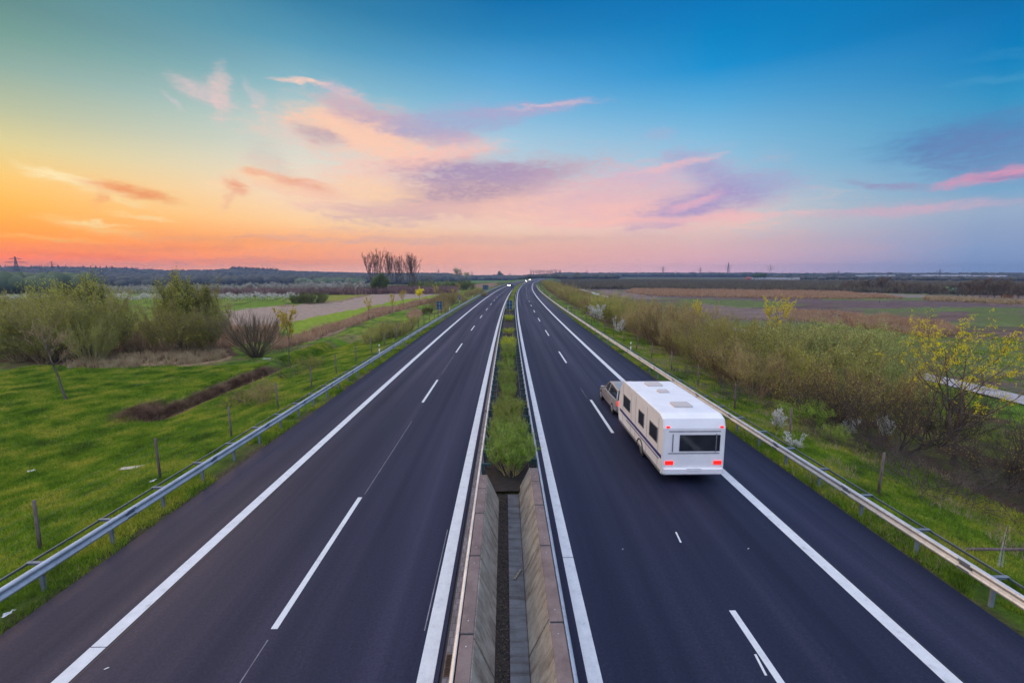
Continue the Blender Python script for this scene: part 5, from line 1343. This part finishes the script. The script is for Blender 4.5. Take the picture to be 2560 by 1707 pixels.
# ------------------------------------------------------------------ signs and marker posts
M_BLUE = simple('blue sign sheet', (.02, .075, .13), (.012, .05, .09), 1.5, .45, .2, kind='Object'); M_ALU = simple('sign post aluminium', (.45, .48, .52), (.3, .32, .35), 4, .45, .5)
def sign(x, y, w, h, ztop, label, legs=2, g=None, group='blue road signs seen from behind', panels=1):
    g = gh(x, y) if g is None else g
    t = thing('road_sign', label, 'road sign', (x, y, g), 0, group)
    m = MB(); m.box((0, 0, ztop - h / 2), (w, .03, h), bevel=.0); m.build('panel', M_BLUE, t)
    m = MB(); e = .02
    for q in (-1, 1): m.box((q * (w / 2 + .012), 0, ztop - h / 2), (.024, .06, h + .05)); m.box((0, 0, ztop - h / 2 + q * (h / 2 + .012)), (w, .058, .024))
    m.build('frame', M_ALU, t)
    for q in ([0] if legs == 1 else [-w * .28, w * .28]):
        m = MB(); m.tube([(q, -.05, -.2), (q, -.05, ztop - .05)], .035, 8); m.build('post', M_ALU, t)
    for q in (.3, .75):
        m = MB(); m.box((0, -.028, ztop - h * q), (w * .95, .022, .05)); m.build('cross_bar', M_ALU, t)
    return t
x, y = at(-13.1, 86); sign(x, y, 1.05, 1.5, 2.95, 'dark blue sign back on the left bank, nearer of the two', 1)
x, y = at(-12.9, 205); sign(x, y, 2.5, 2.0, 3.2, 'larger dark blue sign back far along the left verge', 2)
x, y = at(.1, 91); sign(x, y, 1.15, 1.75, 2.55, 'dark blue sign standing between the central guard rails', 1, g=.03)
x, y = at(.1, 150); sign(x, y, .9, 1.5, 4.6, 'small dark blue sign just above the median sign, farther away', 1, g=.03)
x, y = at(-13.2, 118); t = sign(x, y, .75, 1.1, 2.6, 'narrow blue sign turned sideways beside the far left verge', 1); t.rotation_euler[2] = 1.2
M_DEL = simple('white marker plastic', (.78, .78, .77), (.66, .66, .66), 5, .5); M_DBK = simple('black marker band', (.012, .012, .012), None, 3, .5); M_REFL = simple('reflector', (.75, .62, .3), (.6, .5, .25), 5, .2)
def delineator(u, s_):
    x, y = at(u, s_); g = gh(x, y)
    t = thing('marker_post', 'white motorway marker post with slanted black band behind the %s guard rail' % ('left' if u < 0 else 'right'), 'marker post', (x, y, g), 0, 'marker posts behind the guard rails')
    def prism(z0, z1, z0b, z1b, e=0.0):
        q = [(-.06 - e, -.05 - e), (.06 + e, -.05 - e), (.03 + e, .05 + e), (-.03 - e, .05 + e)]
        m = MB(); vs = [(a, b_, (z0 if a < 0 else z0b)) for a, b_ in q] + [(a, b_, (z1 if a < 0 else z1b)) for a, b_ in q]
        return m.add(vs, [(3, 2, 1, 0), (4, 5, 6, 7)] + [(i, (i + 1) % 4, 4 + (i + 1) % 4, 4 + i) for i in range(4)])
    hh = 1.12 - g
    prism(-.1, hh, -.1, hh + .05).build('body', M_DEL, t); prism(hh - .36, hh - .14, hh - .31, hh - .09, .003).build('band', M_DBK, t)
    m = MB(); m.box((0, -.056, hh - .22), (.05, .006, .12)); m.build('reflector', M_REFL, t)
for k in range(6):
    delineator(-12.15, 43 + 50 * k); delineator(12.15, 44 + 50 * k)

# litter on the grass
M_RAG = simple('pale rag', (.62, .55, .42), (.42, .36, .26), 8, .9, bump=.5)
def rag(px, py, w, d, lab, mat):
    x, y, g = PB(px, py); m = MB(); n = 7; vs = []
    for i in range(n):
        for j in range(n):
            a, b_ = i / (n - 1) - .5, j / (n - 1) - .5
            k = 1 - .5 * abs(a) * 2 * R.uniform(.4, 1); vs.append((a * w * (1 + R.uniform(-.1, .1)), b_ * d * k + a * d * .7, .03 + R.uniform(0, .08) * (1 - 1.6 * abs(b_))))
    m.add(vs, [(i * n + j, (i + 1) * n + j, (i + 1) * n + j + 1, i * n + j + 1) for i in range(n - 1) for j in range(n - 1)])
    o = m.build('litter', mat, loc=(x, y, g + .04)); tag(o, lab, 'litter'); return o
rag(335, 1172, .85, .42, 'crumpled cream rag lying on the left bank', M_RAG)
rag(78, 1181, .25, .16, 'small white paper scrap on the meadow at far left', M_DEL)
rag(384, 1206, .12, .2, 'white scrap in the grass right behind the left guard rail', M_DEL)
rag(23, 1541, .08, .22, 'curled white scrap on the grass in the lower left corner', M_DEL)
rag(667, 898, .8, .15, 'pale flat scrap below the ball shaped willow', M_DEL)

# pale ringed stalk by the right rail
x, y, g = PB(2500, 1425)
t = thing('dry_stalk', 'tall pale ringed plant stalk behind the right guard rail near the frame edge', 'plant', (x, y, g))
m = MB(); m.tube([(0, 0, 0), (.04, .05, .6), (.14, .1, 1.3)], [.012, .01, .004], 5); m.build('stem', M_POST, t)
M_PALE = simple('pale dry whorls', (.5, .55, .55), (.3, .34, .34), 8, .8)
m = MB()
for i in range(26):
    z = .1 + i * .046; cx = .14 * (z / 1.3) ** 1.4; r_ = .075 * (1 - z / 1.6)
    for k in range(7):
        a = k * .9 + i; m.add([(cx, .1 * z / 1.3, z), (cx + math.cos(a) * r_, .1 * z / 1.3 + math.sin(a) * r_, z + .015), (cx + math.cos(a + .25) * r_, .1 * z / 1.3 + math.sin(a + .25) * r_, z + .012)], [(0, 1, 2)])
m.build('whorls', M_PALE, t)

# ------------------------------------------------------------------ vehicles
M_VWHITE = simple('white caravan panel', (.78, .78, .77), (.70, .70, .70), 1.5, .3, rnd=0); M_VBLUE = simple('dark blue stripe', (.03, .045, .20), (.02, .03, .15), 2, .4)
M_GLASS = simple('dark vehicle glass', (.02, .024, .03), (.012, .014, .018), 2, .08); M_TYRE = simple('tyre rubber', (.02, .02, .02), None, 9, .9); M_RIM = simple('alloy rim', (.5, .5, .52), (.35, .35, .37), 5, .35, .7)
M_BLK = simple('black plastic', (.02, .02, .022), None, 6, .6); M_TAIL = emis('red lamp', (1.0, .012, .008), 1.3); M_SILV = simple('silver car paint', (.42, .40, .38), (.36, .345, .33), 1.2, .28, .55)
M_HEAD = emis('headlamp', (1.0, .86, .55), 60.0); M_DARKP = simple('dark car paint', (.05, .055, .07), (.04, .04, .05), 1.2, .3, .4); M_AMB = emis('amber lamp', (1, .3, .03), 1.0)
def loft(secs, close=True):
    """secs: list of rings with the same number of points"""
    m = MB(); n = len(secs[0]); vs = [p for r_ in secs for p in r_]
    fs = [(i * n + k, i * n + (k + 1) % n, (i + 1) * n + (k + 1) % n, (i + 1) * n + k) for i in range(len(secs) - 1) for k in range(n)]
    if close: fs += [list(range(n))[::-1], [(len(secs) - 1) * n + k for k in range(n)]]
    return m.add(vs, fs)
def wheel(parent, x, y, r, w=.2, side=1):
    m = MB(); m.tube([(x - w / 2, y, r), (x - w * .42, y, r), (x + w * .42, y, r), (x + w / 2, y, r)], [r * .9, r, r, r * .9], 24)
    o = m.build('wheel', M_TYRE, parent); m = MB(); xo = x + side * (w / 2 + .004)
    m.tube([(xo - side * .02, y, r), (xo, y, r)], r * .60, 20)
    for k in range(5):
        a = k * 1.2566; m.box((xo + side * .008, y + math.cos(a) * r * .28, r + math.sin(a) * r * .28), (.02, r * .5, r * .14), rx=a)
    m.build('rim', M_RIM, o)
def car(x, y, rz, body_mat, label, group=None, estate=True, lights='rear', L_=4.6, W_=1.80, H_=1.46):
    """front towards +y"""
    t = thing('car', label, 'car', (x, y, .004), rz, group)
    def ring(yy, w, z0, z1, sh=.09):
        h_ = w / 2
        return [(-h_ * .88, yy, z0), (h_ * .88, yy, z0), (h_, yy, z0 + .14), (h_ * 1.0, yy, z0 + (z1 - z0) * .62), (h_ * .95, yy, z1 - .05), (h_ * .84, yy, z1), (-h_ * .84, yy, z1), (-h_ * .95, yy, z1 - .05), (-h_, yy, z0 + (z1 - z0) * .62), (-h_, yy, z0 + .14)]
    hl = L_ / 2
    prof = [(-hl, W_ * .86, .36, .80), (-hl + .06, W_ * .94, .26, .93), (-hl + .35, W_ * .985, .22, .97), (-hl + 1.1, W_, .20, .96), (0, W_, .20, .94), (hl - 1.5, W_, .20, .92), (hl - 1.15, W_ * .99, .20, .90), (hl - .5, W_ * .96, .20, .80), (hl - .12, W_ * .90, .24, .70), (hl, W_ * .80, .34, .58)]
    o = loft([ring(*p) for p in prof]).build('body', body_mat, t, smooth=False)
    # glasshouse
    gy = [(-hl + .14, .96, .97), (-hl + .55, 1.38, .86), (-.3, H_ - .02, .80), (.25, H_ - .03, .80), (hl - 1.28, .93, .92)] if estate else [(-hl + .55, .95, .92), (-hl + 1.3, 1.36, .82), (-.1, H_ - .02, .80), (.35, H_ - .04, .80), (hl - 1.28, .93, .92)]
    g_ = []
    for (yy, zt, k) in gy:
        wb, wt = W_ * .90, W_ * k * .86; z0 = .90
        g_.append([(-wb / 2, yy, z0), (wb / 2, yy, z0), (wt / 2 * 1.04, yy, zt - .07), (wt / 2 * .93, yy, zt), (-wt / 2 * .93, yy, zt), (-wt / 2 * 1.04, yy, zt - .07)])
    loft(g_).build('windows', M_GLASS, t)
    # roof skin and pillars
    m = MB(); r0_ = gy[1:4]; rw = W_ * .80 * .86
    secs = []
    for (yy, zt, k) in r0_: wt = W_ * k * .86; secs.append([(-wt / 2 * .99, yy, zt - .035), (wt / 2 * .99, yy, zt - .035), (wt / 2 * .93, yy, zt + .014), (-wt / 2 * .93, yy, zt + .014)])
    loft(secs).build('roof', body_mat, t)
    for sx in (-1, 1):
        m = MB()
        for (a, b_) in ((0, 1), (3, 4)):
            (ya, za, ka), (yb, zb, kb) = gy[a], gy[b_]
            wa = W_ * .90 / 2 if za < 1.0 else W_ * ka * .86 / 2; wb = W_ * .90 / 2 if zb < 1.0 else W_ * kb * .86 / 2
            m.tube([(sx * (wa - .01), ya, za - .0), (sx * (wb - .01), yb, zb - .03)], .035, 5)
        m.tube([(sx * (W_ * .45 - .01), -.15, .92), (sx * (W_ * .80 * .43), -.12, H_ - .07)], .03, 5)
        m.build('pillar', body_mat, t)
        m = MB(); m.box((sx * (W_ / 2 + .09), hl - 1.55, 1.0), (.18, .10, .12), bevel=.03); m.build('mirror', body_mat, t)
        for yy in (-hl + .85, hl - .82): wheel(t, sx * (W_ / 2 - .10), yy, .32, .2, sx)
        m = MB(); m.box((sx * W_ * .38, -hl + .02, .80), (.24, .12, .26), bevel=.02); m.build('tail_light', M_TAIL if lights == 'rear' else M_BLK, t)
        m = MB(); m.box((sx * W_ * .35, hl - .06, .60), (.34, .16, .15), bevel=.03); m.build('headlight', M_HEAD if lights == 'front' else M_GLASS, t)
        m = MB(); m.box((sx * (W_ / 2 + .001), .2, .86), (.012, .18, .03)); m.build('door_handle', M_BLK, t)
    m = MB(); m.box((0, -hl - .01, .48), (W_ * .88, .14, .26), bevel=.05); m.build('bumper', body_mat, t)
    m = MB(); m.box((0, -hl - .085, .56), (.5, .012, .11)); m.build('number_plate', M_DEL, t)
    m = MB(); m.box((0, hl - .01, .42), (W_ * .7, .1, .14), bevel=.02); m.build('grille', M_BLK, t)
    return t
M_GRYT = simple('grey rubber trim', (.22, .22, .23), (.12, .12, .13), 3, .6)
def caravan(x, y, rz):
    t = thing('caravan', 'white caravan with dark blue side stripe and red lamps in the right lane', 'caravan', (x, y, .004), rz)
    L_, W_, Z0, Z1 = 6.6, 2.3, .34, 2.62
    def ring(z, grow_=0.0):
        pass
    # side outline in y, z, swept across the width with softened edges
    out = [(-L_ / 2, Z0 + .08), (-L_ / 2 + .08, Z0), (L_ / 2 - .25, Z0), (L_ / 2 - .04, Z0 + .25), (L_ / 2 + .02, Z0 + .9), (L_ / 2 - .28, Z1 - .45), (L_ / 2 - .75, Z1 - .08), (L_ / 2 - 1.1, Z1), (-L_ / 2 + .45, Z1), (-L_ / 2 + .12, Z1 - .12), (-L_ / 2, Z1 - .45)]
    cy = sum(p[0] for p in out) / len(out); cz = (Z0 + Z1) / 2
    secs = []
    for (xx, k) in ((-W_ / 2, .965), (-W_ / 2 + .05, .99), (-W_ / 2 + .12, 1.0), (W_ / 2 - .12, 1.0), (W_ / 2 - .05, .99), (W_ / 2, .965)):
        secs.append([(xx, cy + (a - cy) * (1 - (1 - k) * .4), cz + (b_ - cz) * k) for a, b_ in out])
    loft(secs).build('body', M_VWHITE, t)
    for sx in (-1, 1):
        xs_ = sx * (W_ / 2 + .004)
        m = MB(); m.box((xs_, -.1, 1.02), (.008, 6.1, .13)); m.box((xs_, -.6, .86), (.008, 4.6, .045)); m.build('stripe', M_VBLUE, t)
        for (yy, w_) in ((-2.2, .9), (-.6, .7), (1.7, 1.1)):
            m = MB(); m.box((xs_, yy, 1.68), (.03, w_, .55), bevel=.01); wo_ = m.build('window', M_GLASS, t)
            m = MB(); e_ = .03
            for q in (-1, 1): m.box((xs_ + sx * .006, yy + q * (w_ / 2 + e_ / 2), 1.68), (.03, e_, .55 + 2 * e_)); m.box((xs_ + sx * .006, yy, 1.68 + q * (.275 + e_ / 2)), (.03, w_, e_))
            m.build('window_frame', M_GRYT, wo_)
        m = MB(); m.box((xs_, 0, .44), (.012, 6.2, .10)); m.build('sill_trim', M_GRYT, t)
        for yy in (-2.75, -1.35, .25, .95, 2.4):
            m = MB(); m.box((xs_ - sx * .001, yy, 1.45), (.006, .012, 1.9)); m.build('panel_seam', M_GRYT, t)
        m = MB(); m.tube([(sx * (W_ / 2 - .03), -2.8, Z1 - .10), (sx * (W_ / 2 - .03), 2.0, Z1 - .10)], .022, 6); m.build('awning_rail', M_RIM, t)
        m = MB(); m.box((sx * (W_ / 2 - .25), -L_ / 2 - .012, .86), (.30, .04, .14), bevel=.01); m.build('tail_light', M_TAIL, t)
        m = MB(); m.box((sx * (W_ / 2 - .16), -L_ / 2 + .03, 2.22), (.12, .10, .06), bevel=.01); m.build('marker_light', M_TAIL, t)
        m = MB(); m.tube([(sx * (W_ / 2 - .02), -L_ / 2 + .4, .6), (sx * (W_ / 2 - .02), -L_ / 2 + .4, 2.3)], .02, 6); m.build('grab_rail', M_RIM, t)
        wheel(t, sx * (W_ / 2 - .16), -.55, .33, .2, sx)
        m = MB(); m.tube([(sx * (W_ / 2 + .01), -.55 + math.cos(a) * .42, .33 + math.sin(a) * .42) for a in [i * math.pi / 10 for i in range(11)]], .03, 5); m.build('wheel_arch', M_BLK, t)
    m = MB(); m.box((.2, -L_ / 2 - .01, 1.62), (1.5, .03, .62), bevel=.01); m.build('rear_window', M_GLASS, t)
    m = MB(); m.box((0, -L_ / 2 - .03, .56), (W_ * .96, .12, .22), bevel=.04); m.build('bumper', M_VWHITE, t)
    m = MB(); m.box((0, 0, .27), (1.9, 5.6, .16)); m.build('chassis', M_BLK, t)
    for q in (-1, 1): m = MB(); m.box((q * .80, -L_ / 2 - .014, 1.62), (.03, .03, .68)); m.build('rear_seam', M_GRYT, t)
    m = MB(); m.box((0, -L_ / 2 - .004, 2.06), (1.9, .02, .03)); m.box((0, -L_ / 2 - .004, 1.22), (1.9, .02, .03)); m.build('rear_trim', M_GRYT, t)
    m = MB(); m.box((0, -L_ / 2 - .10, .62), (.52, .012, .11)); m.build('number_plate', M_DEL, t)
    m = MB(); m.box((-W_ / 2 - .012, .55, 1.35), (.012, .62, 1.75)); m.build('seam_panel', M_RIM, t) if False else None
    for (yy, w_) in ((-1.9, .7), (.2, .45), (1.5, .7)):
        m = MB(); m.box((0, yy, Z1 + .045), (w_, w_ * .85, .09), bevel=.03); m.build('roof_hatch', M_GRYW, t)
    m = MB(); m.tube([(-.5, L_ / 2 - .3, .46), (0, L_ / 2 + 1.15, .46)], .045, 6); m.tube([(.5, L_ / 2 - .3, .46), (0, L_ / 2 + 1.15, .46)], .045, 6); m.build('drawbar', M_RIM, t)
    m = MB(); m.box((0, L_ / 2 + .35, .60), (1.0, .5, .4), bevel=.08); m.build('gas_locker', M_VWHITE, t)
    return t
YC = 15.9 + 3.3
caravan(6.95, YC, 0)
car(6.9, YC + 3.3 + 1.3 + 2.35, 0, M_SILV, 'silver estate car towing the white caravan in the right lane')
def oncoming(px, py, u, s_, lab): 
    x, y = at(u, s_); car(x, y, math.pi - s_ / 4900.0 * 1.0, M_DARKP, lab, 'oncoming cars with headlights on', lights='front')
oncoming(0, 0, -6.9, 310, 'oncoming dark car with bright headlights, nearest on the left lanes')
oncoming(0, 0, -3.3, 520, 'oncoming car with headlights, second at the bend')
oncoming(0, 0, -6.9, 640, 'oncoming car with headlights, farthest at the bend')

# ------------------------------------------------------------------ haze
b = bpy.data.materials.new('pale evening haze'); b.use_nodes = True; n_ = b.node_tree; n_.nodes.clear()
ho = n_.nodes.new('ShaderNodeOutputMaterial'); pv = n_.nodes.new('ShaderNodeVolumePrincipled'); n_.links.new(pv.outputs[0], ho.inputs['Volume'])
pv.inputs['Color'].default_value = (.24, .38, .68, 1); pv.inputs['Density'].default_value = HAZE_D; pv.inputs['Anisotropy'].default_value = .0
lo = float(ZZ.min()) - 1.0
m = MB(); m.box((0, 1260, (lo + HAZE_TOP) / 2), (14600, 2680.0, HAZE_TOP - lo)); tag(m.build('haze', b), kind='stuff')
